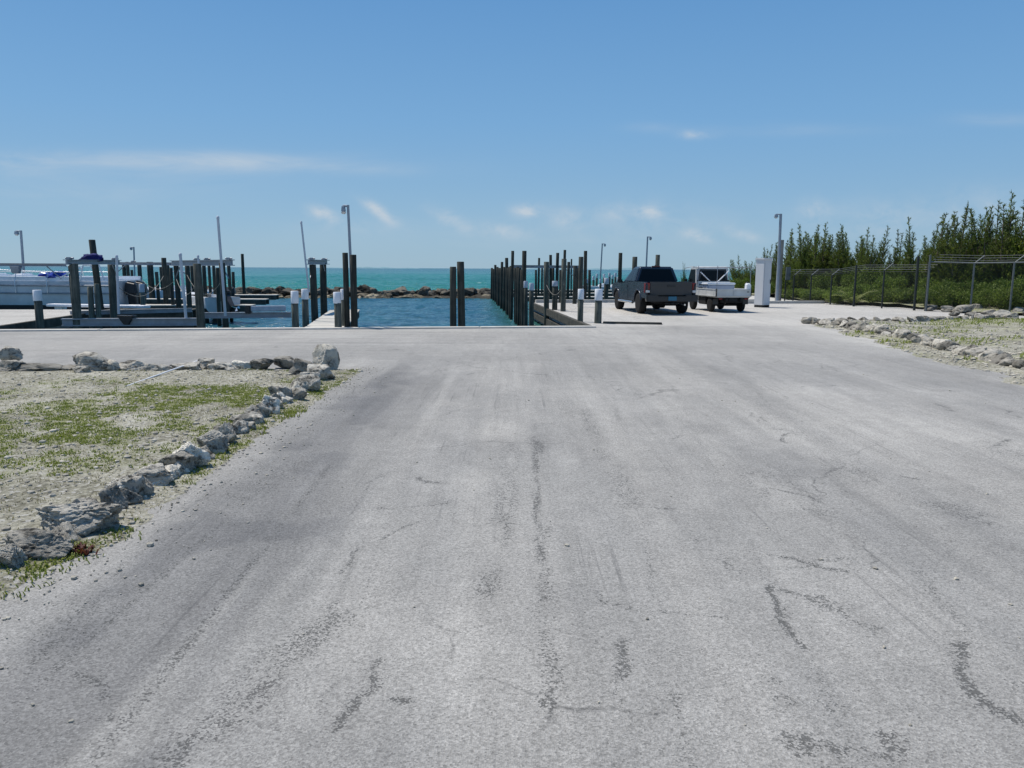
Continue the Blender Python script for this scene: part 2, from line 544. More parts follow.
CLOUDS = [  # px, py, half width, half height, strength, kind, tilt
    (95, 163, 205, 10, .56, 0, 0), (100, 190, 130, 16, .22, 0, 0), (330, 168, 90, 6, .16, 0, .03), (175, 158, 110, 6, .3, 0, 0),
    (323, 214, 13, 6, .85, 1, .25), (381, 213, 16, 6, .75, 1, .55), (453, 221, 20, 7, .55, 1, .45), (527, 211, 14, 6, .75, 1, 0),
    (505, 231, 24, 7, .38, 1, .1), (566, 219, 15, 9, .36, 1, 0), (612, 213, 12, 7, .40, 1, 0), (646, 213, 15, 8, .55, 1, 0),
    (695, 135, 15, 4, .38, 1, 0), (697, 236, 15, 5, .50, 1, .25), (742, 235, 16, 5, .50, 1, .2), (812, 212, 14, 10, .42, 1, 0),
    (880, 220, 55, 18, .24, 1, 0), (1000, 215, 60, 22, .30, 1, 0), (780, 130, 90, 6, .14, 0, 0), (1000, 119, 45, 6, .20, 0, 0), (650, 127, 30, 5, .14, 0, 0),
    (355, 226, 60, 8, .16, 1, 0), (640, 225, 110, 22, .14, 1, 0), (480, 240, 180, 10, .14, 0, 0)]
tot = None
for (px, py, hw, hh, st, kd, tl) in CLOUDS:
    d_ = ray(px, py)
    u0, v0 = d_.x / d_.y, d_.z / d_.y
    du = g.math('SUBTRACT', cu, u0)
    dv = g.math('ADD', g.math('SUBTRACT', cv, v0), g.math('MULTIPLY', du, tl))
    q = g.math('ADD', g.math('POWER', g.math('ABSOLUTE', g.math('MULTIPLY', du, FPX / hw)), 2.0),
               g.math('POWER', g.math('ABSOLUTE', g.math('MULTIPLY', dv, FPX / hh)), 2.0))
    e = g.math('EXPONENT', g.math('MULTIPLY', q, -1.0))
    k = g.math('MULTIPLY', g.math('MULTIPLY', e, st * (1.35 if kd else 1.0)), g.map(puff if kd else wisp, .30, .68, .0, 1.25))
    tot = k if tot is None else g.math('ADD', tot, k)
tot = g.math('MINIMUM', tot, .85)
up = g.math('GREATER_THAN', s3.outputs[2], 0.0)
k_ = 1 / .085
grad = g.ramp(g.map(s3.outputs[2], 0, .55, 0, 1), [(0, (.285 * 1, .475, .640)), (.10, (.255, .455, .665)), (.32, (.180, .400, .690)), (.62, (.108, .305, .625)), (1, (.060, .215, .520))])
grad = g.mix(1.0, grad, (k_, k_, k_, 1), 'MULTIPLY')
tint = g.mix(.82, sky.outputs[0], grad)
cl = g.mix(g.math('MULTIPLY', tot, up), tint, (6.3, 7.2, 8.1, 1))
bg = g.n('ShaderNodeBackground', {'Color': cl, 'Strength': .085})
g.links.new(bg.outputs[0], g.n('ShaderNodeOutputWorld').inputs[0])

def axis_steps(a, b_, fn):
    out = [a]
    while out[-1] < b_: out.append(out[-1] + fn(out[-1]))
    out[-1] = b_
    return np.array(out)


def sheet(name, X, Y, Z, mtl, attrs, keep=None):
    ny, nx = X.shape
    vs = np.stack([X, Y, Z], -1).reshape(-1, 3)
    i = np.arange(ny * nx).reshape(ny, nx)
    q = np.stack([i[:-1, :-1], i[:-1, 1:], i[1:, 1:], i[1:, :-1]], -1).reshape(-1, 4)
    if keep is not None: q = q[keep.reshape(-1)]
    me = bpy.data.meshes.new(name)
    me.from_pydata(vs.tolist(), [], q.tolist())
    me.polygons.foreach_set('use_smooth', [True] * len(me.polygons))
    for k, v in attrs.items():
        a = me.attributes.new(k, 'FLOAT', 'POINT')
        a.data.foreach_set('value', v.reshape(-1).astype(np.float32))
    me.materials.append(mtl)
    o = bpy.data.objects.new(name, me)
    COL.objects.link(o)
    return o



# ------------------------------------------------------------------ ground, water
SL = .155


def edge(x): return 21.3 + SL * x          # the front of the quay


WATER = -.8
PD = Vector((-SL, 1, 0)).normalized()       # the way the piers run
QD = Vector((1, SL, 0)).normalized()

gpoly = [(-150, -60), (150, -60), (150, 150), (32, 112), (17, 78), (13.2, 52), (12.7, 39.4), (1.0, 37.2), (2.3, edge(2.3)),
         (-13.55, edge(-13.55)), (-15.0, 29.2), (-150, 8.0)]
gm = MB(); gm.prism(gpoly, 'z', -3.0, -.012)
ground = struct(gm.build('ground', M['concrete']))



def wave_sheet(name, mtl, xs, ys, amp, fx, fy, sd, fade=None):
    X, Y = np.meshgrid(xs, ys)
    def rid(a): return 1 - np.abs(2 * a - 1)
    n = .55 * rid(fbm(X * fx, Y * fy, sd, 3)) + .30 * fbm(X * fx * 2.1 + .4 * Y * fy, Y * fy * 2.2, sd + 3, 3) + .22 * fbm(X * fx * 5, Y * fy * 5, sd + 5, 2)
    Z = WATER + amp * (n - .55) * (fade(X, Y) if fade else 1.0)
    return struct(sheet(name, X, Y, Z, mtl, {}))


def edge_fade(x0, x1, y0, y1, w):
    return lambda X, Y: np.clip(np.minimum.reduce([X - x0, x1 - X, Y - y0, y1 - Y]) / w, 0, 1)


def water_out(name, mtl, outer, inner):
    (a, b, c_, d), (e, f, g_, h) = outer, inner
    m = MB()
    v = [(a, c_, WATER), (b, c_, WATER), (b, d, WATER), (a, d, WATER), (e, g_, WATER), (f, g_, WATER), (f, h, WATER), (e, h, WATER)]
    m.add(v, [(0, 1, 5, 4), (1, 2, 6, 5), (2, 3, 7, 6), (3, 0, 4, 7)])
    return struct(m.build(name, mtl))


wave_sheet('harbour_water', M['harbour'], np.arange(-18, 8.01, .10), np.append(np.arange(18, 66, .14), 66), .20, .9, 1.5, 5, edge_fade(-18, 8, 18, 66, 1.0))
water_out('harbour_water', M['harbour'], (-400, 60, 5, 66), (-18, float(np.arange(-18, 8.01, .10)[-1]), 18, 66))
gx = np.arange(-75, 55.01, .45); gy = axis_steps(66, 330, lambda y: .3 + (y - 66) * .006)
wave_sheet('sea', M['sea'], gx, gy, .75, .20, .55, 9, edge_fade(-75, float(gx[-1]), 66, 330, 8.0))
water_out('sea', M['sea'], (-20000, 20000, 66, 26000), (-75, float(gx[-1]), 66, 330))
wm = MB(); wm.add([(-20000, -200, -6), (20000, -200, -6), (20000, 26000, -6), (-20000, 26000, -6)], [(0, 1, 2, 3)])
struct(wm.build('sea_bed', M['soil']))


def isle(px0, px1, y, hgt, seed):
    n = 40
    m = MB(); a, b_ = D(px0, 268, y).x, D(px1, 268, y).x
    top, fr, bk = [], [], []
    for i in range(n + 1):
        t = i / n; x = a + (b_ - a) * t
        h = hgt * (math.sin(math.pi * t) ** .35) * (.55 + .7 * mnoise.fractal(Vector((t * 7, seed, 0)), 1, 2, 4)) if 0 < t < 1 else 0
        fr.append((x, y - 60, WATER - .3)); top.append((x, y, max(.05, h) + WATER)); bk.append((x, y + 60, WATER - .3))
    vs = fr + top + bk; N = n + 1
    fs = [(i, i + 1, N + i + 1, N + i) for i in range(n)] + [(N + i, N + i + 1, 2 * N + i + 1, 2 * N + i) for i in range(n)]
    m.add(vs, fs, True)
    return struct(m.build('far_island', M['isle']))


isle(320, 420, 3800, 9, 3); isle(512, 660, 3000, 11, 9); isle(-60, 60, 4200, 8, 14); isle(690, 800, 2600, 9, 21)


def seg_mask(X, Y, pts, w, soft):
    best = np.full(X.shape, 1e9)
    for (x0, y0), (x1, y1) in zip(pts[:-1], pts[1:]):
        dx, dy = x1 - x0, y1 - y0
        t = np.clip(((X - x0) * dx + (Y - y0) * dy) / (dx * dx + dy * dy), 0, 1)
        best = np.minimum(best, np.hypot(X - x0 - t * dx, Y - y0 - t * dy))
    return 1 - sstep(w, w + soft, best)


def paint(X, Y):
    wob = (fbm(X * 5, Y * 5, 5) - .5) * .09
    wob2 = (fbm(X * 5 + 40, Y * 5, 9) - .5) * .14
    Xw, Yw = X + wob, Y + wob2
    dark = np.zeros(X.shape)

    def mark(pts, w, soft, k, lo=.40, hi=.62, fx=3.0, fy=1.0, seed=1):
        nonlocal dark
        wp = [tuple(P(a, b_).xy) for a, b_ in pts]
        w, soft = w * .6, soft * .5
        m_ = seg_mask(Xw, Yw, wp, w, soft) * sstep(lo, hi, fbm(X * fx, Y * fy, seed, 5)) * k
        dark = np.maximum(dark, m_)
    # the long seam down the middle
    mark([(536, 425), (541, 500), (547, 600), (552, 700), (556, 790)], .015, .16, .60, .36, .62, 5, 1.3, 3)
    mark([(534, 425), (540, 560)], .005, .05, .65, .3, .5, 6, 2, 31)
    mark([(512, 445), (508, 500), (490, 560), (486, 590)], .03, .22, .45, .40, .62, 5, 1.2, 4)
    mark([(586, 410), (600, 450), (620, 480), (640, 520)], .03, .25, .42, .40, .62, 5, 1.3, 5)
    mark([(700, 540), (730, 565), (768, 586)], .0, .10, .5, .35, .55, 6, 4, 6)
    mark([(768, 586), (780, 615), (800, 645)], .005, .06, .9, .25, .42, 8, 8, 7)
    mark([(768, 586), (805, 596), (840, 612), (860, 625)], .0, .07, .8, .28, .46, 8, 8, 8)
    mark([(820, 600), (858, 622)], .05, .22, .45, .42, .6, 7, 7, 9)
    mark([(955, 640), (965, 680), (990, 710), (1020, 725)], .01, .11, .85, .30, .48, 8, 8, 10)
    mark([(600, 590), (606, 600), (650, 610), (720, 616)], .0, .05, .65, .34, .5, 8, 8, 11)
    mark([(620, 640), (628, 700)], .01, .10, .7, .36, .52, 9, 4, 12)
    mark([(640, 505), (682, 511)], .0, .06, .75, .3, .5, 8, 8, 13)
    mark([(660, 505), (690, 470), (760, 440)], .0, .05, .3, .4, .55, 8, 8, 33)
    mark([(335, 575), (365, 545), (420, 520)], .0, .05, .65, .34, .5, 7, 7, 14)
    mark([(360, 500), (372, 480), (384, 474)], .0, .06, .5, .34, .5, 7, 7, 15)
    mark([(395, 700), (408, 702)], .02, .05, .9, .2, .4, 12, 12, 16)
    mark([(190, 760), (260, 690), (330, 620), (355, 590)], .05, .30, .50, .40, .60, 5, 2.2, 17)
    mark([(300, 640), (345, 605)], .05, .18, .5, .38, .56, 7, 4, 18)
    mark([(790, 690), (830, 700), (890, 745)], .06, .22, .62, .42, .58, 9, 9, 19)
    mark([(800, 740), (870, 760)], .05, .16, .6, .40, .56, 9, 9, 20)
    mark([(250, 470), (210, 490), (120, 570), (20, 680)], .0, .06, .40, .42, .58, 6, 2, 21)
    mark([(330, 450), (210, 510), (60, 640)], .05, .5, .25, .42, .62, 3, .7, 22)
    mark([(760, 470), (800, 510), (850, 560), (940, 600)], .10, .55, .42, .46, .62, 4, 3, 23)
    mark([(700, 430), (770, 470)], .2, .7, .30, .46, .64, 2.6, 1.4, 24)
    mark([(560, 400), (590, 440)], .1, .6, .26, .46, .64, 3, 1, 25)
    mark([(855, 470), (905, 490), (985, 520)], .06, .4, .42, .46, .6, 5, 5, 26)
    mark([(740, 380), (860, 480)], .1, .6, .22, .44, .64, 3, 1, 27)
    mark([(980, 440), (1024, 460)], .1, .4, .25, .44, .6, 4, 4, 28)
    mark([(540, 575), (528, 578)], .0, .05, .6, .2, .4, 12, 12, 29)
    # the straight construction joint and thin drag lines that run with the traffic
    for (px, py, px2, py2, w_, k_, sd_) in ((533, 420, 543, 600, .012, .75, 91), (543, 600, 549, 700, .012, .5, 92), (506, 300, 470, 768, .01, .28, 93), (600, 330, 690, 768, .012, .28, 94),
                                            (330, 465, 90, 768, .012, .45, 95), (300, 455, 20, 700, .012, .38, 96), (650, 340, 860, 768, .012, .25, 97), (720, 350, 1020, 690, .014, .28, 98), (450, 360, 300, 768, .01, .25, 99)):
        a0, a1 = P(px, py), P(px2, py2)
        m_ = seg_mask(X + wob * .25, Y, [(a0.x, a0.y), (a1.x, a1.y)], w_, .03) * sstep(.38, .60, fbm(X * 3, Y * 1.3, sd_, 5)) * k_
        dark = np.maximum(dark, m_)
    rr_ = np.random.RandomState(4)
    for q_ in range(26):                      # short scattered cracks and scuffs
        x0, y0 = rr_.uniform(-2.2, 7), 2.2 + rr_.rand() ** 1.4 * 11
        a_ = rr_.uniform(0, 3.1); pts_ = [(x0, y0)]
        for _ in range(4):
            a_ += rr_.uniform(-.8, .8); st_ = rr_.uniform(.05, .22); pts_.append((pts_[-1][0] + math.cos(a_) * st_, pts_[-1][1] + math.sin(a_) * st_))
        dark = np.maximum(dark, seg_mask(Xw, Yw, pts_, .002, .034) * sstep(.34, .5, fbm(X * 7, Y * 7, 200 + q_, 4)) * rr_.uniform(.5, .9))
    # light dust and patches
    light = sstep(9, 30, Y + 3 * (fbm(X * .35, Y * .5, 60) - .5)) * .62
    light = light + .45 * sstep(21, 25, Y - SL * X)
    light = light + .22 * sstep(.48, .7, fbm(X * .8, Y * .22, 41)) + .10 * sstep(.5, .62, fbm(X * 1.3 + 9, Y * 1.1, 42))

    def blob(px, py, rx, ry, k):
        q = P(px, py)
        return k * np.exp(-(((Xw - q.x) / rx) ** 2 + ((Yw - q.y) / ry) ** 2))
    light = light + blob(497, 432, .26, .45, .55) + blob(430, 630, .5, .5, .30) + blob(560, 700, .5, .4, .14) + blob(490, 540, .5, 1.0, .16)
    light = light + blob(620, 430, .6, 2.5, .22) + blob(540, 395, 1.4, 2.5, .2) + blob(900, 420, 1.2, 2, .16) + blob(470, 480, .16, .3, .25)
    # dusty shoulders of the road
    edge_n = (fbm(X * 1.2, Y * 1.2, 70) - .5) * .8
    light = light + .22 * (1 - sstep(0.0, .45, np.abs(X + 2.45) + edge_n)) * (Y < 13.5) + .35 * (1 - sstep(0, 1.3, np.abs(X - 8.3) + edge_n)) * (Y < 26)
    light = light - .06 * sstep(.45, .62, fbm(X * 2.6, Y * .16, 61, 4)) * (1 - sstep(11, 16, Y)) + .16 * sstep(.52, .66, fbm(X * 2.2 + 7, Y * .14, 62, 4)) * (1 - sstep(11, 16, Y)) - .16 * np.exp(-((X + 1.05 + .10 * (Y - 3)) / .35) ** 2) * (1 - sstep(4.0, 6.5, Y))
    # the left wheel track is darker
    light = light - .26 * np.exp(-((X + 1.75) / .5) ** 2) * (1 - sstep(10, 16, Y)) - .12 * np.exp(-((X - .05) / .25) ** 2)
    return np.clip(dark, 0, 1), np.clip(light, -.3, 1)


xs = axis_steps(-40, 26, lambda x: .020 if -2.8 < x < 4.2 else (.08 if -9 < x < 9 else .5))
ts = axis_steps(-30, 21.3, lambda t: .022 if 1.7 < t < 6 else (.05 if 1 < t < 13 else (.15 if t > 12 else 1.0)))
X, T = np.meshgrid(xs, ts)
Y = np.where(T > 0, T * (edge(X) / 21.3), T)
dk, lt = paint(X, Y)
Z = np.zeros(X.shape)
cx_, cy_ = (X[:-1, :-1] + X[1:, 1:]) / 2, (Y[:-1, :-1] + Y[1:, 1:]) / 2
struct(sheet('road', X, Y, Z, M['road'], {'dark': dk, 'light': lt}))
# the apron behind the quay corner
xs = axis_steps(0, 1, lambda x: .01); ts = axis_steps(0, 1, lambda x: .012)
U, T = np.meshgrid(xs, ts)
X0 = 2.3 - 1.3 * T
X = X0 + (24 - X0) * U
Y = edge(X) + (37.0 + SL * (X - 1) - edge(X)) * T
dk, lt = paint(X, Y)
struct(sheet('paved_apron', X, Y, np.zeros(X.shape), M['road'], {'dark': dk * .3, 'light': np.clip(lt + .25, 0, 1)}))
X0 = -40.0; X1 = -13.6 - 1.4 * T
X = X0 + (X1 - X0) * U
Y = edge(X) + (29.2 + .1 * (X + 15) - edge(X)) * T
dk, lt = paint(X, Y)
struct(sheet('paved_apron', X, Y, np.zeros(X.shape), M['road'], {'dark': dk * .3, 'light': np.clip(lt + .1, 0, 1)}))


def soil_sheet(name, x0, x1, y0, y1, step, height, green):
    X, Y = np.meshgrid(np.arange(x0, x1, step), np.arange(y0, y1, step))
    Z = height(X, Y)
    q = np.maximum.reduce([Z[:-1, :-1], Z[1:, :-1], Z[:-1, 1:], Z[1:, 1:]]) > -.006
    return struct(sheet(name, X, Y, Z, M['soil'], {'green': green(X, Y)}, q))


BACKY = 12.05


def lheight(X, Y):
    n = (fbm(X * 1.4, Y * 1.4, 3) - .5) * .9
    e = np.minimum(-2.20 - X + n * .32, BACKY + .30 + SL * 0.25 * (X + 3) - Y + n * .5)
    return -.02 + .055 * sstep(-.15, .7, e) + .05 * (fbm(X * .7, Y * .7, 8) - .3) * sstep(0, 1.2, e) + .018 * (fbm(X * 5, Y * 5, 11) - .5) * sstep(-.1, .2, e)


def lgreen(X, Y):
    b_ = sstep(.47, .66, fbm(X * 1.05 + 3, Y * 1.0, 21))
    c = np.exp(-(((X + 4.3) / 1.5) ** 2 + ((Y - 7.0) / 1.5) ** 2)) * 1.0 + .6 * np.exp(-(((X + 4.9) / 1.3) ** 2 + ((Y - 9.3) / .9) ** 2)) + .5 * np.exp(-(((X + 3.3) / .5) ** 2 + ((Y - 9.0) / 1.1) ** 2))
    bare = np.exp(-(((X + 3.2) / .55) ** 2 + ((Y - 6.6) / 1.5) ** 2)) + .8 * np.exp(-(((Y - 11.2) / .6) ** 2)) + .5 * np.exp(-(((X + 3.7) / .6) ** 2 + ((Y - 5.0) / .6) ** 2))
    return np.clip((b_ * .55 + c) * sstep(.30, .52, fbm(X * 3.2, Y * 3.2, 33)) * sstep(.14, .40, fbm(X * 1.1, Y * 1.1, 37)) * 1.25 - bare, 0, 1)


soil_sheet('stony_ground', -18, -1.9, -2, 13.2, .05, lheight, lgreen)


def rheight(X, Y):
    n = (fbm(X * 1.0, Y * 1.0, 53) - .5) * 2.0
    ex = X - (6.9 + .14 * (Y - 9.5)) + n * .55
    ey = 25.2 + SL * (X - 9.3) - Y + n * .3
    e = np.minimum(ex, ey)
    return -.02 + .06 * sstep(-.2, 1.0, e) + .10 * (fbm(X * .5, Y * .5, 8) - .3) * sstep(.3, 2, e) + .02 * (fbm(X * 5, Y * 5, 11) - .5) * sstep(-.1, .2, e)


def rgreen(X, Y):
    return np.clip(sstep(.48, .66, fbm(X * .8, Y * .8, 29)) * .7 + .9 * sstep(22.5, 24.0, Y - .12 * (X - 12)) * sstep(12.2, 14, X), 0, 1)


soil_sheet('stony_ground', 5.8, 24, 5, 28.2, .09, rheight, rgreen)
# the scrub floor behind the fence
X, Y = np.meshgrid(np.arange(12.8, 70, .6), np.arange(24, 112, .6))
Z = .02 + .35 * (fbm(X * .2, Y * .2, 77) - .3) + .05 * fbm(X, Y, 78)
keepm = ((X > 14.6 + np.maximum(0, 40 - Y) * .30) & (X > 13.6 + np.maximum(0, Y - 42) * .12) & (X > 17 + (Y - 78) * .45))[:-1, :-1]
struct(sheet('scrub_floor', X, Y, Z, M['soil'], {'green': np.ones(X.shape)}, keepm))

# quay coping and kerbs
cm = MB()


def coping(m, a, b_, w, h, top, step=3.0):
    a, b_ = Vector((*a, 0)), Vector((*b_, 0))
    L = (b_ - a).length; t = (b_ - a) / L
    n = max(1, int(L / step)); rot = Matrix.Rotation(math.atan2(t.y, t.x), 3, 'Z')
    for i in range(n):
        c = a + t * (L * (i + .5) / n)
        m.box((c.x, c.y, top - h / 2), (L / n - .015, w, h), rot, .012)


coping(cm, (-13.6, edge(-13.6) - .16), (2.3, edge(2.3) - .16), .36, .4, .035)
struct(cm.build('quay_coping', M['concrete']))
cm = MB()
coping(cm, (1.1, 37.0), (12.6, 39.1), .3, .3, .14, 2.2); coping(cm, (10.4, 37.2), (15.2, 38.0), .3, .3, .12, 2.4)
struct(cm.build('kerb', M['concrete']))
m = MB(); a_, b_ = P(603, 323.5), P(662, 324.5)  # low dark ledge across the apron
m.box(((a_.x + b_.x) / 2, (a_.y + b_.y) / 2, .02), ((b_ - a_).length, .16, .08), Matrix.Rotation(math.atan2(b_.y - a_.y, b_.x - a_.x), 3, 'Z'), .01)
tag(m.build('low_ledge', M['darkwood']), 'dark low ledge lying on the apron in front of the pickup', 'timber')
# timber walers along the sides of the slips
cm = MB()
for (a, b_) in (((2.25, edge(2.25)), (.95, 37.0)), ((-13.5, edge(-13.5)), (-14.95, 29.1))):
    a, b_ = Vector((*a, 0)), Vector((*b_, 0)); t = (b_ - a).normalized()
    rot = Matrix.Rotation(math.atan2(t.y, t.x), 3, 'Z'); c = (a + b_) / 2
    s_ = -1 if a.x > 0 else 1
    for zc, hh in ((-.10, .26), (-.50, .26)):
        cm.box((c.x + s_ * .06, c.y, zc), ((b_ - a).length, .14, hh), rot, .01)
struct(cm.build('timber_quay_facing', M['darkwood']))

# ------------------------------------------------------------------ rocks


def rock_mesh(seed, sub=4, flat=.75, ncut=13):
    rg = random.Random(seed)
    bm = bmesh.new()
    bmesh.ops.create_icosphere(bm, subdivisions=sub, radius=1.0)
    cuts = []
    for _ in range(ncut):
        v = Vector((rg.gauss(0, 1), rg.gauss(0, 1), rg.gauss(0, .8))).normalized()
        cuts.append((v, rg.uniform(.44, .82)))
    off = Vector((rg.uniform(0, 50), rg.uniform(0, 50), rg.uniform(0, 50)))
    for v in bm.verts:
        n = v.co.normalized(); r = 1.0
        for (p, h) in cuts:
            d = n.dot(p)
            if d > 1e-3 and d * r > h: r = h / d
        r += .07 * mnoise.noise(n * 1.5 + off) + .05 * mnoise.noise(n * 3.6 + off) + .035 * mnoise.noise(n * 8 + off) + .026 * mnoise.noise(n * 17 + off)
        q = 1 - abs(mnoise.noise(n * 5 + off * 1.7))
        r -= .07 * max(0, q - .8) * 5
        v.co = n * r
    mn = [min(v.co[i] for v in bm.verts) for i in range(3)]
    mx = [max(v.co[i] for v in bm.verts) for i in range(3)]
    for v in bm.verts:
        v.co = Vector([(v.co[i] - (mn[i] + mx[i]) / 2) / (mx[i] - mn[i]) for i in range(3)])
        v.co.z += .5
        kf = 1 + .55 * max(0, .55 - v.co.z); v.co.x *= kf; v.co.y *= kf
        if v.co.z < .12: v.co.z = .12 + (v.co.z - .12) * .3
        v.co.z -= .1
    me = bpy.data.meshes.new('rock')
    bm.to_mesh(me); bm.free()
    me.polygons.foreach_set('use_smooth', [True] * len(me.polygons))
    if hasattr(me, 'set_sharp_from_angle'): me.set_sharp_from_angle(angle=R(42))
    me.materials.append(M['rock'])
    return me


def put_rock(me, loc, size, rz, label, cat, group, tone=1.0, tilt=0.0, name='limestone_rock', warm=0):
    o = bpy.data.objects.new(name, me)
    COL.objects.link(o)
    o.location = loc; o.scale = size; o.rotation_euler = (tilt, tilt * .5, rz)
    o.color = (tone, tone * (1 - .10 * warm), tone * (1 - .30 * warm), 1)
    return tag(o, label, cat, group)


# x0, y0, x1, y1 in the photo, tone, what it looks like
side_row = [
    (-12, 545, 17, 574, .9, 'pale flat rock cut by the left picture edge, nearest in the kerb line'),
    (-2, 531, 60, 565, .62, 'dark grey pitted rock with white top beside the nearest pale rock'),
    (33, 504, 104, 543, .85, 'long low slab with a white patch on top, widest of the near rocks'),
    (97, 476, 131, 507, 1.35, 'whitish rock lying behind the upright grey one'),
    (101, 485, 123, 516, .62, 'upright pointed dark grey rock in front of a whitish one'),
    (120, 491, 138, 509, .65, 'small round dark rock between the upright rock and a squared block'),
    (128, 477, 149, 501, .8, 'squared grey block standing in front of a pitted rock'),
    (127, 464, 167, 491, .95, 'pitted black and white rock behind the squared block'),
    (154, 451, 189, 478, .65, 'dark grey streaked rock next to a bright white rock'),
    (172, 443, 203, 474, 1.45, 'bright white rock halfway along the line by the road'),
    (197, 431, 224, 458, .85, 'grey ridged rock just past the bright white one'),
    (215, 426, 235, 448, .85, 'tall narrow grey rock leaning over small stones'),
    (232, 424, 246, 437, 1.1, 'small pale upright stone in front of a flat one'),
    (241, 423, 254, 433, 1.1, 'small pale block lowest beside the grass tuft'),
    (228, 416, 249, 427, .85, 'flat grey stone lying behind two small pale stones'),
    (246, 416, 261, 427, 1.1, 'pale wedge stone at the end of the flat grey stone'),
    (253, 405, 267, 421, .9, 'grey stone leaning on the tall white slanted one'),
    (260, 398, 278, 418, 1.35, 'white slanted slab standing above the grass tuft'),
    (268, 389, 288, 406, .65, 'dark hollow rock on top of the row above a pale stone'),
    (273, 397, 290, 407, 1.2, 'pale stone below the dark hollow rock'),
    (287, 390, 305, 403, .62, 'dark round rock nearest the roadside weeds'),
    (291, 384, 308, 394, 1.15, 'pale flat rock just above the dark round rock'),
    (298, 378, 318, 395, .85, 'grey domed rock below the corner boulders'),
    (292, 361, 315, 380, .5, 'blackish boulder at the inner corner beside the big white one'),
    (306, 367, 330, 384, .95, 'grey and white broken rock at the foot of the corner boulder'),
    (312, 349, 336, 374, .85, 'big whitish boulder standing tallest at the road corner'),
]
back_row = [
    (272, 356, 295, 371, .5, 'black jagged rock next to the blackish corner boulder'),
    (248, 358, 271, 372, .48, 'dark squarish rock second from the corner in the back row'),
    (231, 360, 249, 371, 1.3, 'white rounded rock between a dark squarish rock and a flat topped one'),
    (208, 362, 234, 372, 1.0, 'low rock with flat white top and black underside'),
    (194, 358, 211, 371, .8, 'grey humped rock left of the low flat topped rock'),
    (171, 362, 198, 373, .8, 'long low grey rock where the white pipe rests'),
    (158, 364, 171, 374, .8, 'small grey stone just left of where the white pipe rests'),
    (142, 363, 160, 374, .7, 'small dull rock right of the wedge shaped one'),
    (116, 360, 146, 374, .8, 'wedge shaped grey rock right of the large pale boulder'),
    (105, 360, 119, 374, 1.0, 'pale narrow rock leaning on the large pale boulder'),
    (70, 351, 108, 376, .8, 'large pale boulder with shaded front, biggest in the back row'),
    (70, 365, 87, 377, .75, 'small rounded rock in front of the large pale boulder'),
    (55, 365, 72, 374, .55, 'low dark rock left of the large pale boulder'),
    (17, 363, 57, 375, .5, 'long low dark rubble rock between two bigger rocks'),
    (-5, 360, 20, 376, .62, 'grey block under the rounded boulder at the left picture edge'),
    (-7, 343, 17, 362, .75, 'rounded boulder sitting on a block at the left picture edge'),
]
seed = 100
for row, grp in ((side_row, 'rocks lining the road'), (back_row, 'rocks along the back of the stony plot')):
    for (x0, y0, x1, y1, tone, lab) in row:
        seed += 1
        h = y1 - y0
        base = P((x0 + x1) / 2, y1 - h * .12)
        z0 = 0.0
        if 'sitting on' in lab: base = P(5, 370.5); z0 = .13
        d = base.y / math.cos(R(8))
        w = (x1 - x0) * d / FPX
        hz = h * d / FPX * (.92 if h < .8 * (x1 - x0) else .98)
        dep = min(w * .85, hz * 1.7) * rnd.uniform(.85, 1.1)
        base.y += dep * .35
        put_rock(rock_mesh(seed, 5 if row is side_row and y1 > 440 else 4), (base.x, base.y, z0 - hz * .04), (w * 1.16, dep * 1.05, hz * (1.24 if row is side_row and h < 27 else 1.06)),
                 rnd.uniform(-.25, .25), lab, 'rock', grp, tone, rnd.uniform(-.08, .08))

variants = [rock_mesh(500 + i, 3) for i in range(14)]
lowv = [rock_mesh(540 + i, 4) for i in range(6)]


def along(pts, spacing):
    out = []
    P3 = [P(*p) for p in pts]
    carry = 0
    for a, b_ in zip(P3[:-1], P3[1:]):
        L = (b_ - a).length; t = carry
        while t < L:
            out.append(a + (b_ - a) * (t / L)); t += spacing * rnd.uniform(.75, 1.25)
        carry = t - L
    return out


fill = along([(8, 566), (60, 546), (102, 514), (150, 492), (195, 467), (226, 442), (256, 421), (286, 403), (314, 382)], .17)[:78]
for i, p in enumerate(fill):
    s = rnd.uniform(.10, .19) * (1 + .05 * (p.y - 4))
    put_rock(rnd.choice(lowv), (p.x - .02 + rnd.uniform(-.05, .03), p.y + .10, -.01), (s * rnd.uniform(.9, 1.3), s, s * rnd.uniform(.7, 1.05)), rnd.uniform(0, 6.3),
             '%s small wedged stone from the near end of the roadside rock line' % ORD[i], 'stone', 'small stones wedged between the roadside rocks', rnd.choice((.5, .8, 1.0, 1.3, 1.4)), rnd.uniform(-.2, .2), 'wedged_stone')
row1 = along([(812, 324), (841, 327), (883, 335.5), (914, 342), (940, 349), (975, 358), (997, 363.5), (1024, 371), (1050, 377)], .25)[:78]
for i, p in enumerate(row1):
    s = rnd.uniform(.27, .42)
    put_rock(rnd.choice(variants), (p.x + rnd.uniform(-.06, .06), p.y + .15, -.02), (s * rnd.uniform(.9, 1.3), s, s * rnd.uniform(.55, .85)), rnd.uniform(0, 6.3),
             '%s limestone rock from the far tip of the line edging the right verge' % ORD[i], 'rock', 'rocks edging the right verge', rnd.choice((.45, .58, .7, .85, .36)), rnd.uniform(-.2, .2))
row2 = along([(832, 323), (857, 322.5), (887, 322.5), (922, 323), (951, 321), (985, 320), (1024, 320)], .36)[:78]
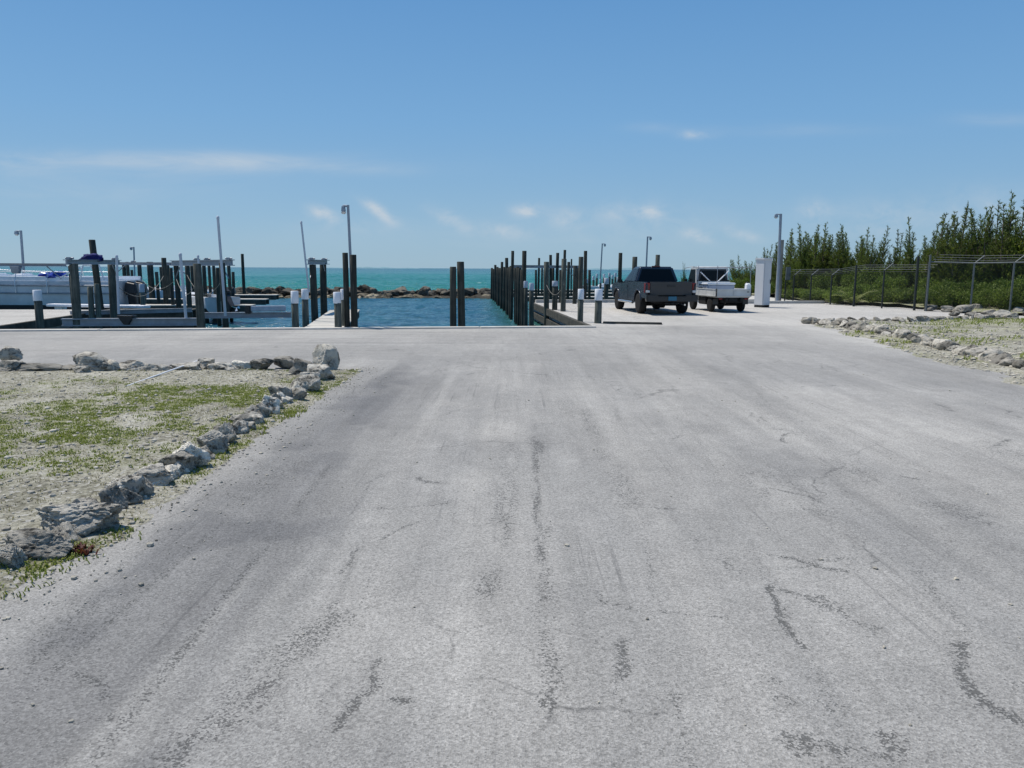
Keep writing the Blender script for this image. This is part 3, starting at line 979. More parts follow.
for i, p in enumerate(row2):
    s = rnd.uniform(.26, .42)
    put_rock(rnd.choice(variants), (p.x, p.y + .2, -.02), (s * 1.25, s, s * rnd.uniform(.5, .75)), rnd.uniform(0, 6.3),
             '%s grey rock from the left in the row crossing before the fence' % ORD[i], 'rock', 'rocks in the row before the fence', rnd.choice((.4, .5, .6, .8)), rnd.uniform(-.2, .2))
heap = [(931, 311, 14, 8), (949, 312, 17, 8), (964, 313, 22, 11), (977, 311, 13, 9), (988, 315, 14, 7), (1002, 316, 18, 8), (1018, 314, 16, 9), (955, 316, 12, 6), (972, 317, 14, 7), (1030, 316, 18, 9)]
for i, (px, py, w, h) in enumerate(heap):
    p = P(px, py); k = p.y / FPX
    put_rock(variants[i % 14], (p.x, p.y, 0), (w * k * .95, w * k * .7, h * k * .9), rnd.uniform(-.4, .4),
             '%s rock from the left in the low heap at the fence foot' % ORD[i], 'rock', 'rocks heaped at the fence foot', rnd.choice((.4, .5, .65)), 0)

# the breakwater
bigs = [rock_mesh(700 + i, 4, ncut=12) for i in range(12)]
px = 120.0
row = 0
while px < 503:
    for lay in range(3):
        y = 61.5 + lay * 1.3 + (px - 300) * .006 + rnd.uniform(-.3, .3)
        s = rnd.uniform(.65, 1.25) * (1.12 if lay == 1 else 1.0)
        z = WATER - .35 + lay * .22 + (0.18 if lay == 1 else 0)
        x = D(px + rnd.uniform(-4, 4), 290, y).x
        hgt = s * rnd.uniform(.58, .84)
        big = (365 < px < 372 or 437 < px < 445)
        if big and lay == 1: hgt *= 1.35
        tone, warm = ((rnd.choice((.55, .35, .2, .25)), rnd.uniform(.6, 1)) if lay == 0 else (rnd.choice((.10, .15, .25, .18)), .3))  # waterline stones are tan in their own colour, the others dark
        lab = ('tan boulder along the waterline of the breakwater', 'dark boulder on the crest of the rock breakwater', 'dark boulder on the seaward back of the breakwater')[lay]
        put_rock(rnd.choice(bigs), (x, y, z), (s * 1.15, s, hgt), rnd.uniform(0, 6.3), lab, 'boulder',
                 ('boulders at the breakwater waterline', 'boulders on the breakwater crest', 'boulders on the breakwater back')[lay], tone, rnd.uniform(-.2, .2), 'breakwater_boulder', warm)
    px += 6.6 + rnd.uniform(-1.2, 1.2)

X, Y = np.meshgrid(np.arange(D(112, 290, 62).x, D(506, 290, 62).x, .25), np.arange(60, 67, .25))
Z = WATER - .5 + .70 * sstep(60.4, 62.6, Y) * (1 - sstep(64.2, 66.6, Y)) + .5 * (fbm(X * 1.1, Y * 1.1, 88) - .5)
o = sheet('breakwater_rubble', X, Y, Z, M['rock'], {}); o.color = (.07, .068, .06, 1); struct(o, 'stuff')

# loose stones and small growth
ico = bmesh.new(); bmesh.ops.create_icosphere(ico, subdivisions=1, radius=1)
IV = [v.co.copy() for v in ico.verts]; ico.verts.index_update(); IFc = [[v.index for v in f.verts] for f in ico.faces]; ico.free()


def pebbles(name, pts):
    m = MB()
    for (x, y, z, r) in pts:
        sx, sy, sz = rnd.uniform(.7, 1.3), rnd.uniform(.7, 1.3), rnd.uniform(.55, .95); a = rnd.uniform(0, 6.3)
        vs = []
        for v in IV:
            k = r * rnd.uniform(.8, 1.15)
            q = Vector((v.x * sx, v.y * sy, v.z * sz)) * k
            vs.append((x + q.x * math.cos(a) - q.y * math.sin(a), y + q.x * math.sin(a) + q.y * math.cos(a), z + q.z))
        m.add(vs, IFc)
    return struct(m.build(name, M['stone']), 'stuff')


pp = []
for _ in range(5200):
    x, y = -2.3 - abs(rnd.gauss(0, 3.2)), rnd.uniform(2.5, 12.2)
    z = float(lheight(np.array([[x]]), np.array([[y]]))[0, 0])
    if z > -.005: pp.append((x, y, z + .004, min(.038, .004 + rnd.expovariate(170))))
pebbles('loose_stones', pp)
pp = []
for _ in range(650):
    x = -2.45 + abs(rnd.gauss(0, .28)); y = rnd.uniform(2.6, 12.5)
    pp.append((x, y, .004, min(.018, .003 + rnd.expovariate(330))))
for _ in range(260):
    pp.append((rnd.uniform(-2, 6), rnd.uniform(2, 14), .003, min(.014, .003 + rnd.expovariate(350))))
for (px, py, r) in ((150, 546, .024), (111, 546, .014), (74, 579, .018), (60, 580, .008), (45, 583, .009), (178, 503, .012), (120, 571, .012)):
    q = P(px, py); pp.append((q.x, q.y, r * .4, r))
pebbles('road_grit', pp)
pp = []
for _ in range(2600):
    y = rnd.uniform(8, 25); x = 7.0 + .14 * (y - 9.5) + abs(rnd.gauss(0, 2.6))
    z = float(rheight(np.array([[x]]), np.array([[y]]))[0, 0])
    if z > -.005: pp.append((x, y, z + .005, min(.07, .010 + rnd.expovariate(75))))
pebbles('loose_stones', pp)


def blades(m, x, y, z, n, h, w, spread):
    for _ in range(n):
        a = rnd.uniform(0, 6.283); bx, by = x + rnd.gauss(0, spread), y + rnd.gauss(0, spread)
        hh = h * rnd.uniform(.4, 1.1); ln = rnd.uniform(.6, 1.9) * hh
        dx, dy = math.cos(a), math.sin(a); px_, py_ = -dy * w, dx * w
        m.add([(bx - px_, by - py_, z - .01), (bx + px_, by + py_, z - .01), (bx + dx * ln * .5 + px_ * .8, by + dy * ln * .5 + py_ * .8, z + hh * .7),
               (bx + dx * ln * .5 - px_ * .8, by + dy * ln * .5 - py_ * .8, z + hh * .7), (bx + dx * ln, by + dy * ln, z + hh)], [(0, 1, 2, 3), (3, 2, 4)])


mw, md = MB(), MB()
N = 36000
xr = np.array([-2.4 - abs(rnd.gauss(0, 2.6)) for _ in range(N)]); yr = np.array([rnd.uniform(2.8, 12.2) for _ in range(N)])
gv = lgreen(xr, yr); zv = lheight(xr, yr)
for x, y, k, z in zip(xr, yr, gv, zv):
    if z < 0: continue
    q = rnd.random()
    if q < k * .5: blades(mw, x, y, z, rnd.randint(5, 9), .020, .0045, .024)
    elif q < k * .40 + .10: blades(md, x, y, z, rnd.randint(3, 5), .018, .0028, .03)
# weeds along the road side of the rocks
for (pxa, pya, pxb, pyb, n, h) in ((62, 570, 104, 538, 15, .03), (262, 426, 300, 408, 70, .04), (303, 401, 333, 382, 34, .04), (332, 382, 350, 372, 26, .03),
                                   (5, 590, 40, 572, 8, .03), (92, 548, 130, 525, 12, .03), (150, 496, 180, 478, 14, .03), (185, 440, 250, 425, 8, .03)):
    for _ in range(n):
        t = rnd.random()
        p = P(pxa + (pxb - pxa) * t, pya + (pyb - pya) * t)
        blades(mw, p.x + rnd.gauss(0, .07), p.y + rnd.gauss(0, .10), .01, rnd.randint(6, 11), h * .62, .0048, .035)
struct(mw.build('grass', M['weed']), 'stuff'); struct(md.build('dry_grass', M['dry']), 'stuff')
mw = MB()
for _ in range(9000):
    x, y = rnd.uniform(8, 22), rnd.uniform(10, 28)
    k = float(rgreen(np.array([[x]]), np.array([[y]]))[0, 0]); z = float(rheight(np.array([[x]]), np.array([[y]]))[0, 0])
    if z > 0 and rnd.random() < k * .55: blades(mw, x, y, z, 4, .075, .011, .05)
struct(mw.build('grass', M['weed']), 'stuff')
m = MB()
for _ in range(14):
    p = P(rnd.uniform(72, 88), rnd.uniform(550, 556)); blades(m, p.x, p.y, .01, 4, .035, .009, .02)
tag(m.build('weed_plant', M['redleaf'], None, P(80, 552)), 'red-brown leafy weed at the road edge below the long slab', 'plant')
m = MB()
a_, b_ = P(127, 386, .03), D(197, 361, 12.3)
m.tube([a_, b_], .011, 8)
tag(m.build('white_pipe', M['capwhite'], None, a_), 'thin white pipe propped on the back rocks over the weeds', 'pipe')

# ------------------------------------------------------------------ piles and docks


def pile_geo(m, x, y, top, r, zb=-2.6, lean=(0, 0)):
    n = 7
    pts = []; rad = []
    ph = rnd.uniform(0, 6.3)
    for i in range(n):
        t = i / (n - 1); z = zb + (top - zb) * t
        k = z - 0
        pts.append((x + lean[0] * k + .008 * math.sin(ph + 4 * t), y + lean[1] * k + .008 * math.cos(ph + 5 * t), z)); rad.append(r * (1.10 - .13 * t))
    pts.append((pts[-1][0], pts[-1][1], top + r * .10)); rad.append(r * .86)
    m.tube(pts, rad, 14)


def pile(px, top_py, depth, wpx, label, group='dark timber piles', tone=1.0, lean=(0, 0), zb=-2.6, name='timber_pile'):
    q = D(px, top_py, depth)
    r = wpx * depth / FPX / 2 * rnd.uniform(.94, 1.06)
    if lean == (0, 0): lean = (rnd.uniform(-.014, .014), rnd.uniform(-.014, .014))
    m = MB(); pile_geo(m, q.x - lean[0] * q.z, q.y, q.z, r, zb, lean)
    o = m.build(name, M['pile'], None, (q.x, q.y, 0))
    tone *= .72; o.color = (tone, tone, tone, 1)
    return tag(o, label, 'pile', group)


def capped(px, top_py, cap_py, depth, wpx, label, grey=False, group='piles with painted tops', tone=1.3):
    q, c = D(px, top_py, depth), D(px, cap_py, depth)
    r = wpx * depth / FPX / 2
    t = thing('capped_pile', label, 'pile', (q.x, q.y, 0), 0, group)
    m = MB(); pile_geo(m, 0, 0, c.z, r * .96)
    o = m.build('post', M['pile'], t); o.color = (tone, tone, tone, 1)
    m = MB(); m.lathe((0, 0, 0), 'z', [(c.z - .01, r * 1.01), (c.z, r * 1.03), (q.z - .015, r * 1.02), (q.z, r * .92)], 14)
    m.build('painted_cap', M['capgrey' if grey else 'capwhite'], t)
    return t


L = pile
L(73, 264, 21.5, 8, 'thick near pile at the front corner of the left boat lift', tone=1.5)
L(111, 265, 26, 7, 'thick pile at the rear corner of the left boat lift beside a grey tube', tone=1.3)
L(90, 287, 25, 5.5, 'short thin brown pile, left of a close pair under the left lift beam', tone=1.9)
L(96.5, 284, 25, 5.2, 'short thin brown pile, right of a close pair under the left lift beam', tone=1.9)
L(92.0, 240, 28, 5.8, 'leaning dark pile rising through the navy canvas bundle', lean=(-.05, 0), tone=.7)
for i, (a, t_, d_, w_) in enumerate(sorted([(123.5, 264, 40, 3.4), (127.3, 262, 40, 3), (139, 263, 38, 4), (148.3, 262, 40, 3.4), (151.6, 262, 42, 3), (160.5, 267, 44, 2.6),
                                     (163.6, 258, 34, 4.6), (167.6, 264, 40, 3.2), (176, 263, 30, 5), (187, 262, 31, 4.6), (131.5, 270, 47, 2.6), (156.5, 272, 36, 3.2), (171, 268, 33, 3.4), (192, 266, 38, 3.6), (217.5, 268, 31, 3.8), (233, 272, 48, 3.0)])):
    L(a, t_, d_, w_, '%s dark pile from the left along the back docks behind the left lift' % ORD[i], 'piles of the back docks', rnd.uniform(.7, 1.1))
L(197, 264, 21, 7.6, 'thick near pile dividing the two boat slips at the quay front', tone=1.2)
L(203.6, 263, 33, 4, 'slim dark pile just right of the thick slip dividing pile', tone=.8)
L(208.6, 262, 36, 3, 'thin dark pile second right of the thick slip dividing pile', tone=.7)
L(213, 262, 40, 3, 'thin far pile third right of the thick slip dividing pile', tone=.9)
L(222, 263, 25, 6.2, 'dark pile behind the tall grey guide pole', tone=.75)
L(228.5, 262, 34, 3.6, 'dark end pile at the right end of the lift beam', tone=.8)
L(242.3, 254, 55, 2.8, 'lone slim channel pile standing before the rock breakwater', 'lone piles', .6)
L(312.5, 265, 27, 7, 'left pile of the bracketed pair on the small planked pier', tone=.8)
L(323, 263, 30, 6.6, 'right pile of the bracketed pair on the small planked pier', tone=.7)
L(345, 253, 20.9, 5.6, 'dark pile left of the lamp pole at the pier head', tone=.7)
L(353, 255, 20.8, 6.6, 'dark pile right of the lamp pole at the pier head', tone=.6)
L(453, 267, 21.7, 6.2, 'shorter left pile of the lone pair at mid quay', 'lone piles', .75)
L(460.6, 262, 21.8, 7, 'taller right pile of the lone pair at mid quay', 'lone piles', .75)
for i, (a, t_, d_, w_) in enumerate(sorted([(493.6, 269, 58, 2.3), (497.4, 267, 52.5, 2.3), (500.6, 268, 47.8, 2.4), (508.2, 268, 40, 2.8), (511, 266, 37.6, 2.8), (517.4, 267, 33.2, 3.2), (522.2, 270, 30.4, 3.4), (492, 268, 61, 2.3), (495.2, 265, 55.6, 2.4), (499, 268, 49.6, 2.6), (502, 262, 46, 2.6), (504.4, 267, 43.8, 2.6), (506.7, 258, 41.4, 3.2),
                                     (509.6, 267, 38.7, 3), (512.6, 251, 36.4, 3.2), (515.2, 268, 34.6, 3.4), (519.6, 268, 32, 3.8), (524.6, 251, 29, 4.6)])):
    L(a, t_, d_, w_, '%s dark pile from the breakwater end of the row before the right docks' % ORD[i], 'pile row leading to the breakwater', .65)
for i, (a, t_, d_, w_, tn) in enumerate(sorted([(553.4, 266, 47, 2.4, .6), (560.6, 270, 37, 3.0, .8), (577.6, 268, 41, 2.6, .7), (589.5, 270, 44, 2.6, .8), (544.6, 270, 39, 2.4, .7), (536, 270, 45, 2.2, .6), (539, 258, 50, 2.2, .7), (542.2, 268, 52, 2, .7), (546.6, 262, 31, 5.2, 1.4), (550.6, 255, 44, 2.8, .6), (557.8, 253, 42, 3, .6), (564, 259, 29.5, 5.4, 1.5),
                                         (564.8, 250, 46, 2.6, .5), (568.6, 262, 40, 3, .7), (571.6, 259, 50, 1.6, .6), (575, 266, 36, 4, .8), (581, 257, 33, 4.8, 1.0), (585.4, 251, 38, 3.6, .6)])):
    L(a, t_, d_, w_, '%s dark pile from the left in the cluster on the right docks' % ORD[i], 'piles of the right docks', tn)
L(620.8, 253, 40, 3.6, 'tall dark pile rising left of the grey pickup cab', tone=.6)
L(634.7, 257, 38, 5, 'thick pile top seen over the front of the pickup roof', tone=1.0)
L(657.8, 255, 38, 4.6, 'thick pile top seen over the rear of the pickup roof', tone=1.1)
capped(37, 290, 300.5, 21.9, 7.8, 'white topped pile on the left apron in front of the moored boat', tone=1.0)
capped(141.5, 284, 292, 32, 5, 'pale topped pile among the left back docks', True)
capped(294.5, 291, 303, 21.6, 7.4, 'white topped pile at the left near corner of the planked pier')
capped(304.8, 289, 299, 23.8, 7, 'white topped pile second along the left side of the planked pier')
capped(337, 292, 303, 20.7, 7.6, 'white topped pile at the right near corner of the planked pier')
capped(343.5, 289, 299.5, 21.6, 6.2, 'white topped pile behind the right near corner pile of the planked pier')
capped(525.8, 281, 287.5, 27, 4.2, 'grey topped pile at the near end of the long pile row', True, tone=.7)
capped(531.6, 283, 290, 25.5, 5, 'pale lavender topped pile left of the right dock cluster', True, tone=.8)
capped(555, 281, 286, 30.5, 5.6, 'dark pile with a small pale cap inside the right dock cluster', True, tone=.7)
capped(581, 289, 299, 23.7, 6, 'slimmer white topped pile at the apron edge')
capped(598.8, 289, 300, 23.1, 7.6, 'stout white topped pile nearest the pickup on the apron edge')
capped(606.6, 278, 284, 42, 4.8, 'pale topped pile left of the pickup front on the back docks', True, tone=.7)
far = [(590, 273, 62), (593.5, 276, 66), (597, 274, 70), (600.5, 279, 60), (604, 274, 68), (609.5, 273, 64), (612.5, 275, 70), (615.5, 273, 66), (574, 276, 66), (587, 279, 56), (618, 277, 60)]
for i, (a, t_, d_) in enumerate(far):
    capped(a, t_, t_ + 4, d_, 2.3, '%s small white topped far pile from the left behind the apron kerb' % ORD[i], True, 'far white topped piles', .9)


def deck(name, label, cat, a, b_, w, z=0.0, step=.16, group=None, pl='plank', beams=True, skirt=.24):
    a, b_ = Vector((a[0], a[1], 0)), Vector((b_[0], b_[1], 0))
    Ld = (b_ - a).length; t = (b_ - a) / Ld; rot = Matrix.Rotation(math.atan2(t.y, t.x), 3, 'Z')
    th = thing(name, label, cat, a, 0, group)
    m = MB(); n = int(Ld / step)
    for i in range(n):
        c = t * (Ld * (i + .5) / n)
        m.box((c.x, c.y, z - .022 + rnd.uniform(-.004, .004)), (Ld / n - .012, w + rnd.uniform(-.015, .015), .04), rot)
    m.build('planking', M[pl], th)
    m = MB()
    for s_ in (-1, 1):
        c = t * (Ld / 2) + Vector((-t.y, t.x, 0)) * (s_ * (w / 2 - .06))
        m.box((c.x, c.y, z - .05 - skirt / 2), (Ld, .09, skirt), rot)
    m.build('stringer', M['darkwood'], th)
    m = MB(); k = max(2, int(Ld / 3.0))
    for i in range(k):
        for s_ in (-1, 1):
            c = t * (Ld * (i + .5) / k) + Vector((-t.y, t.x, 0)) * (s_ * (w / 2 - .17))
            m.tube([(c.x, c.y, -2.5), (c.x, c.y, z - .29)], .09, 10)
    m.build('support_post', M['darkwood'], th)
    return th


pa = Vector((-5.02, edge(-5.02) + .12, 0)); pb = pa + PD * 9.5
deck('planked_pier', 'small pale planked pier running out between white topped piles', 'pier', pa.xy, pb.xy, 1.1)
for i, (y, x0, x1) in enumerate(((45.5, .4, 13.0), (52.5, -.2, 13.0), (60, -.8, 13.5))):
    deck('finger_dock', '%s finger dock beyond the apron kerb counted from the kerb' % ORD[i], 'dock', (x0, y + .06 * x0), (x1, y + .06 * x1), .9, 0, .3, 'finger docks behind the apron', beams=False)
deck('slip_walkway', 'low dark timber walkway at the back of the left slip', 'walkway', (-14.2, 27.2), (-11.3, 27.65), 1.0, .12, .2, None, 'darkwood', skirt=.8)
for i, (y, x0, x1) in enumerate(((33.5, -17.5, -11.2), (40, -22, -12.6), (46.5, -25, -14.0))):
    deck('finger_dock', '%s finger dock behind the left boat lifts counted from the quay' % ORD[i], 'dock', (x0, y + .1 * (x0 + 12)), (x1, y + .1 * (x1 + 12)), .9, .0, .3, 'finger docks on the left')
m = MB()
q0, q1 = D(50, 305, 29.6), D(147, 306, 28.6)
m.box(((q0.x + q1.x) / 2, (q0.y + q1.y) / 2, q0.z), ((q1 - q0).length, .42, .10), Matrix.Rotation(math.atan2(q1.y - q0.y, q1.x - q0.x), 3, 'Z'), .02)
m.box((q0.x + .4, q0.y, (q0.z - .05) / 2 - .02), (.3, .3, max(.06, q0.z - .03)), None, .01)
m.box((q1.x - .9, q1.y + .2, -.9), (.14, .14, 2.0), None, .01)
m.box((q1.x - .2, q1.y, -.9), (.14, .14, 2.0), None, .01)
tag(m.build('gangway', M['capwhite'], None, q0), 'long white gangway board lying behind the two short brown piles', 'gangway')

# ------------------------------------------------------------------ boat lifts


def beam_thing(px0, py0, d0, px1, py1, d1, h, w, label, motor=()):
    a, b_ = D(px0, py0, d0), D(px1, py1, d1)
    th = thing('lift_beam', label, 'boat lift beam', a, 0, 'steel beams of the boat lifts')
    m = MB(); m.ibeam((0, 0, -h), b_ - a - Vector((0, 0, h)), h, w)
    m.build('beam', M['galv'], th)
    m = MB(); u = (b_ - a).normalized(); L0 = (b_ - a).length
    for t in (.06, .94):
        c = (b_ - a) * t; sgn = 1 if t < .5 else -1
        m.tube([(c.x, c.y, c.z - .62), c + u * (sgn * min(.55, L0 * .3)) - Vector((0, 0, h))], .022, 6)
    m.build('brace', M['galv'], th)
    for t in motor:
        c = (b_ - a) * t
        m = MB(); m.box((c.x, c.y, c.z + .03), (.13, .16, .07), None, .015); m.tube([(c.x - .10, c.y, c.z + .035), (c.x + .12, c.y, c.z + .035)], .028, 10)
        m.build('winch_motor', M['galv'], th)
    return th


beam_thing(66, 259.5, 21.3, 119, 260, 26.6, .14, .16, 'galvanised top beam carrying the navy canvas bundle', (.05, .9))
beam_thing(172, 260.5, 30, 232, 259.5, 25.5, .20, .18, 'thick galvanised beam over the middle pile group', (.45, .62, .95))
beam_thing(108, 262, 36, 192, 262.5, 36, .13, .16, 'long thin galvanised beam over the left back docks', (.3,))
beam_thing(-30, 263, 31.5, 66, 263.5, 31.5, .12, .16, 'horizontal beam spanning above the moored boat', ())
beam_thing(308.5, 259.5, 26.6, 326.5, 260, 30.4, .17, .24, 'steel bracket beam across the pile pair on the planked pier', (.15, .85))
beam_thing(512, 265, 42, 579, 265.5, 42, .15, .14, 'blue-grey horizontal beam through the right pile cluster', ())
for (px, d_) in ((-25, 31.8), (70.5, 31.6)):
    L(px, 266, d_, 5, 'dark pile under the %s end of the beam above the moored boat' % ('left' if px < 0 else 'right'), tone=.8)
a = D(10.5, 266, 31.4); b_ = D(20.5, 266, 31.4)
m = MB(); c = (a + b_) / 2
m.hull8([(-.13, -.08, -.30), (.13, -.08, -.30), (.13, .1, -.30), (-.13, .1, -.30)], [(-.2, -.1, 0), (.2, -.1, 0), (.2, .12, 0), (-.2, .12, 0)], .015)
o = m.build('pulley_block', M['galv'], None, (0, 0, 0)); o.location = c
tag(o, 'tapered grey pulley block hanging under the beam above the moored boat', 'pulley')


def cradle(px0, py0, px1, py1, d0, d1, h, label):
    a, b_ = D(px0, py0, d0), D(px1, py1, d1)
    th = thing('lift_cradle', label, 'boat lift cradle', a, 0, 'lift cradle beams')
    m = MB(); m.ibeam((0, 0, -h), b_ - a - Vector((0, 0, h)), h, h * .8)
    m.build('beam', M['galv'], th)
    return th, b_ - a


t1, v1 = cradle(62, 318.5, 197, 318, 21.4, 22.0, .21, 'near cradle beam between the left corner pile and slip dividing pile')
m = MB()
for k in (.46, .5):
    c = v1 * k; m.tube([(c.x, c.y, -.02), (c.x + (.25 if k < .48 else -.1), c.y, .06)], .05, 8)
c = v1 * .475
m.hull8([(c.x - .06, c.y - .1, -.18), (c.x + .06, c.y - .1, -.18), (c.x + .06, c.y + .1, -.18), (c.x - .06, c.y + .1, -.18)],
        [(c.x - .24, c.y - .12, .08), (c.x + .24, c.y - .12, .08), (c.x + .24, c.y + .12, .08), (c.x - .24, c.y + .12, .08)], .01)
m.build('bunk_bracket', M['black'], t1)
t2, v2 = cradle(200, 312.5, 291, 312, 22.6, 23.6, .17, 'cradle beam across the right slip by the planked pier')
m = MB(); c = v2 * .72; m.box((c.x, c.y - .02, .09), (1.15, .16, .16), Matrix.Rotation(math.atan2(v2.y, v2.x), 3, 'Z'), .02); m.build('bunk', M['capgrey'], t2)
m = MB(); c = v2 * .53; m.box((c.x, c.y - .04, .07), (.16, .22, .24), None, .02); m.build('bunk_bracket', M['black'], t2)
cradle(70, 311, 192, 308, 26, 27, .14, 'rear cradle beam of the left slip')


def guide(px0, py0, px1, py1, d, wpx, label):
    a, b_ = D(px1, py1, d), D(px0, py0, d)
    th = thing('guide_pole', label, 'guide pole', a, 0, 'grey guide poles on the lift cradles')
    r = wpx * d / FPX / 2
    m = MB(); m.tube([(0, 0, 0), (b_ - a)], r, 12); m.build('tube', M['pvc'], th)
    m = MB(); q = b_ - a; m.lathe(q, 'z', [(-.05, r * 1.15), (0.01, r * 1.15), (.03, r * .5)], 12); m.build('end_cap', M['pvc'], th)


guide(116.6, 256, 118.8, 314, 22, 2.4, 'slim grey tube standing right of the left boat lift')
guide(180.2, 254, 186, 318, 22, 2.8, 'leaning grey tube between the back piles and slip dividing pile')
guide(198, 256, 203, 316, 22.4, 2.0, 'short grey tube close behind the slip dividing pile')
guide(217.8, 217, 225.5, 316, 22.6, 2.6, 'tallest grey guide pole leaning left over the boat slips')
guide(301.2, 222, 309, 292, 23.6, 1.9, 'tall thin leaning guide pole left of the bracketed pile pair')

def rope(a, b_, sag, label):
    pts = [a.lerp(b_, i / 14) - Vector((0, 0, sag * 4 * (i / 14) * (1 - i / 14))) for i in range(15)]
    m = MB(); m.tube([p - a for p in pts], .010, 6)
    o = m.build('mooring_rope', M['greywood']); o.location = a
    tag(o, label, 'rope', 'mooring ropes on the left docks')


rope(D(111, 280, 25.9), D(163.5, 276, 33.8), .7, 'slack grey mooring rope from the left lift rear pile to the back piles')
rope(D(176, 278, 29.9), D(197, 280, 21.1), .5, 'slack grey mooring rope tied to the slip dividing pile')
rope(D(187, 275, 30.9), D(222, 280, 25.0), .6, 'grey mooring rope hanging behind the slip dividing pile')
rope(D(139, 276, 37.9), D(176, 279, 29.9), .5, 'far grey mooring rope sagging along the back docks')
rope(D(546.6, 285, 30.9), D(564, 284, 29.4), .4, 'grey mooring rope sagging between two stout piles at the apron edge')
# canvas bundle on the lift
q = D(92.5, 258.5, 24.2)
m = MB()
bm = bmesh.new(); bmesh.ops.create_icosphere(bm, subdivisions=4, radius=1)
for v in bm.verts:
    n = v.co.copy(); k = 1 + .28 * mnoise.noise(n * 2.2 + Vector((3, 1, 7))) + .12 * mnoise.noise(n * 6)
    v.co = Vector((n.x * .30 * k, n.y * .24 * k, max(-.09, n.z * .15 * k)))
bm.verts.index_update(); m.add([v.co for v in bm.verts], [[v.index for v in f.verts] for f in bm.faces], True); bm.free()
m.hull8([(-.5, -.05, -.08), (-.15, -.1, -.08), (-.15, .1, -.08), (-.5, .05, -.08)], [(-.34, -.02, .02), (-.15, -.06, .08), (-.15, .06, .08), (-.34, .02, .02)], .01)
o = m.build('canvas_bundle', M['navy']); o.location = q
tag(o, 'navy canvas bundle lashed on top of the left lift beam', 'canvas')

# ------------------------------------------------------------------ boats


def outboard(parent, loc, tilt, s=1.0, dirx=1):
    o = bpy.data.objects.new('outboard_motor', None); COL.objects.link(o); o.parent = parent
    o.location = loc; o.rotation_euler = (0, -tilt * dirx, 0)
    m = MB()
    m.hull8([(-.22 * s, -.20 * s, .05), (.30 * s, -.20 * s, .05), (.30 * s, .20 * s, .05), (-.22 * s, .20 * s, .05)],
            [(-.16 * s, -.15 * s, .58 * s), (.22 * s, -.15 * s, .50 * s), (.22 * s, .15 * s, .50 * s), (-.16 * s, .15 * s, .58 * s)], .07 * s)
    m.build('cowling', M['black'], o)
    m = MB(); m.hull8([(-.04 * s, -.05 * s, -.95 * s), (.2 * s, -.05 * s, -.95 * s), (.2 * s, .05 * s, -.95 * s), (-.04 * s, .05 * s, -.95 * s)],
                      [(-.12 * s, -.12 * s, .06), (.2 * s, -.12 * s, .06), (.2 * s, .12 * s, .06), (-.12 * s, .12 * s, .06)], .02)
    m.tube([(-.2 * s, 0, -.8 * s), (.3 * s, 0, -.8 * s)], [.03 * s, .07 * s], 10)
    m.box((.1 * s, 0, -.68 * s), (.42 * s, .26 * s, .02), None, .005)
    m.build('leg', M['black'], o)
    m = MB()
    for k in range(3):
        a = k * 2.094
        m.hull8([(.28 * s, 0, -.8 * s), (.32 * s, .02, -.8 * s), (.34 * s, .02, -.8 * s), (.30 * s, 0, -.82 * s)],
                [(.26 * s, math.cos(a) * .16 * s, -.8 * s + math.sin(a) * .16 * s), (.30 * s, math.cos(a + .5) * .16 * s, -.8 * s + math.sin(a + .5) * .16 * s),
                 (.32 * s, math.cos(a + .5) * .16 * s, -.8 * s + math.sin(a + .5) * .16 * s), (.28 * s, math.cos(a) * .16 * s, -.8 * s + math.sin(a) * .16 * s)])
    m.build('propeller', M['steel'], o)


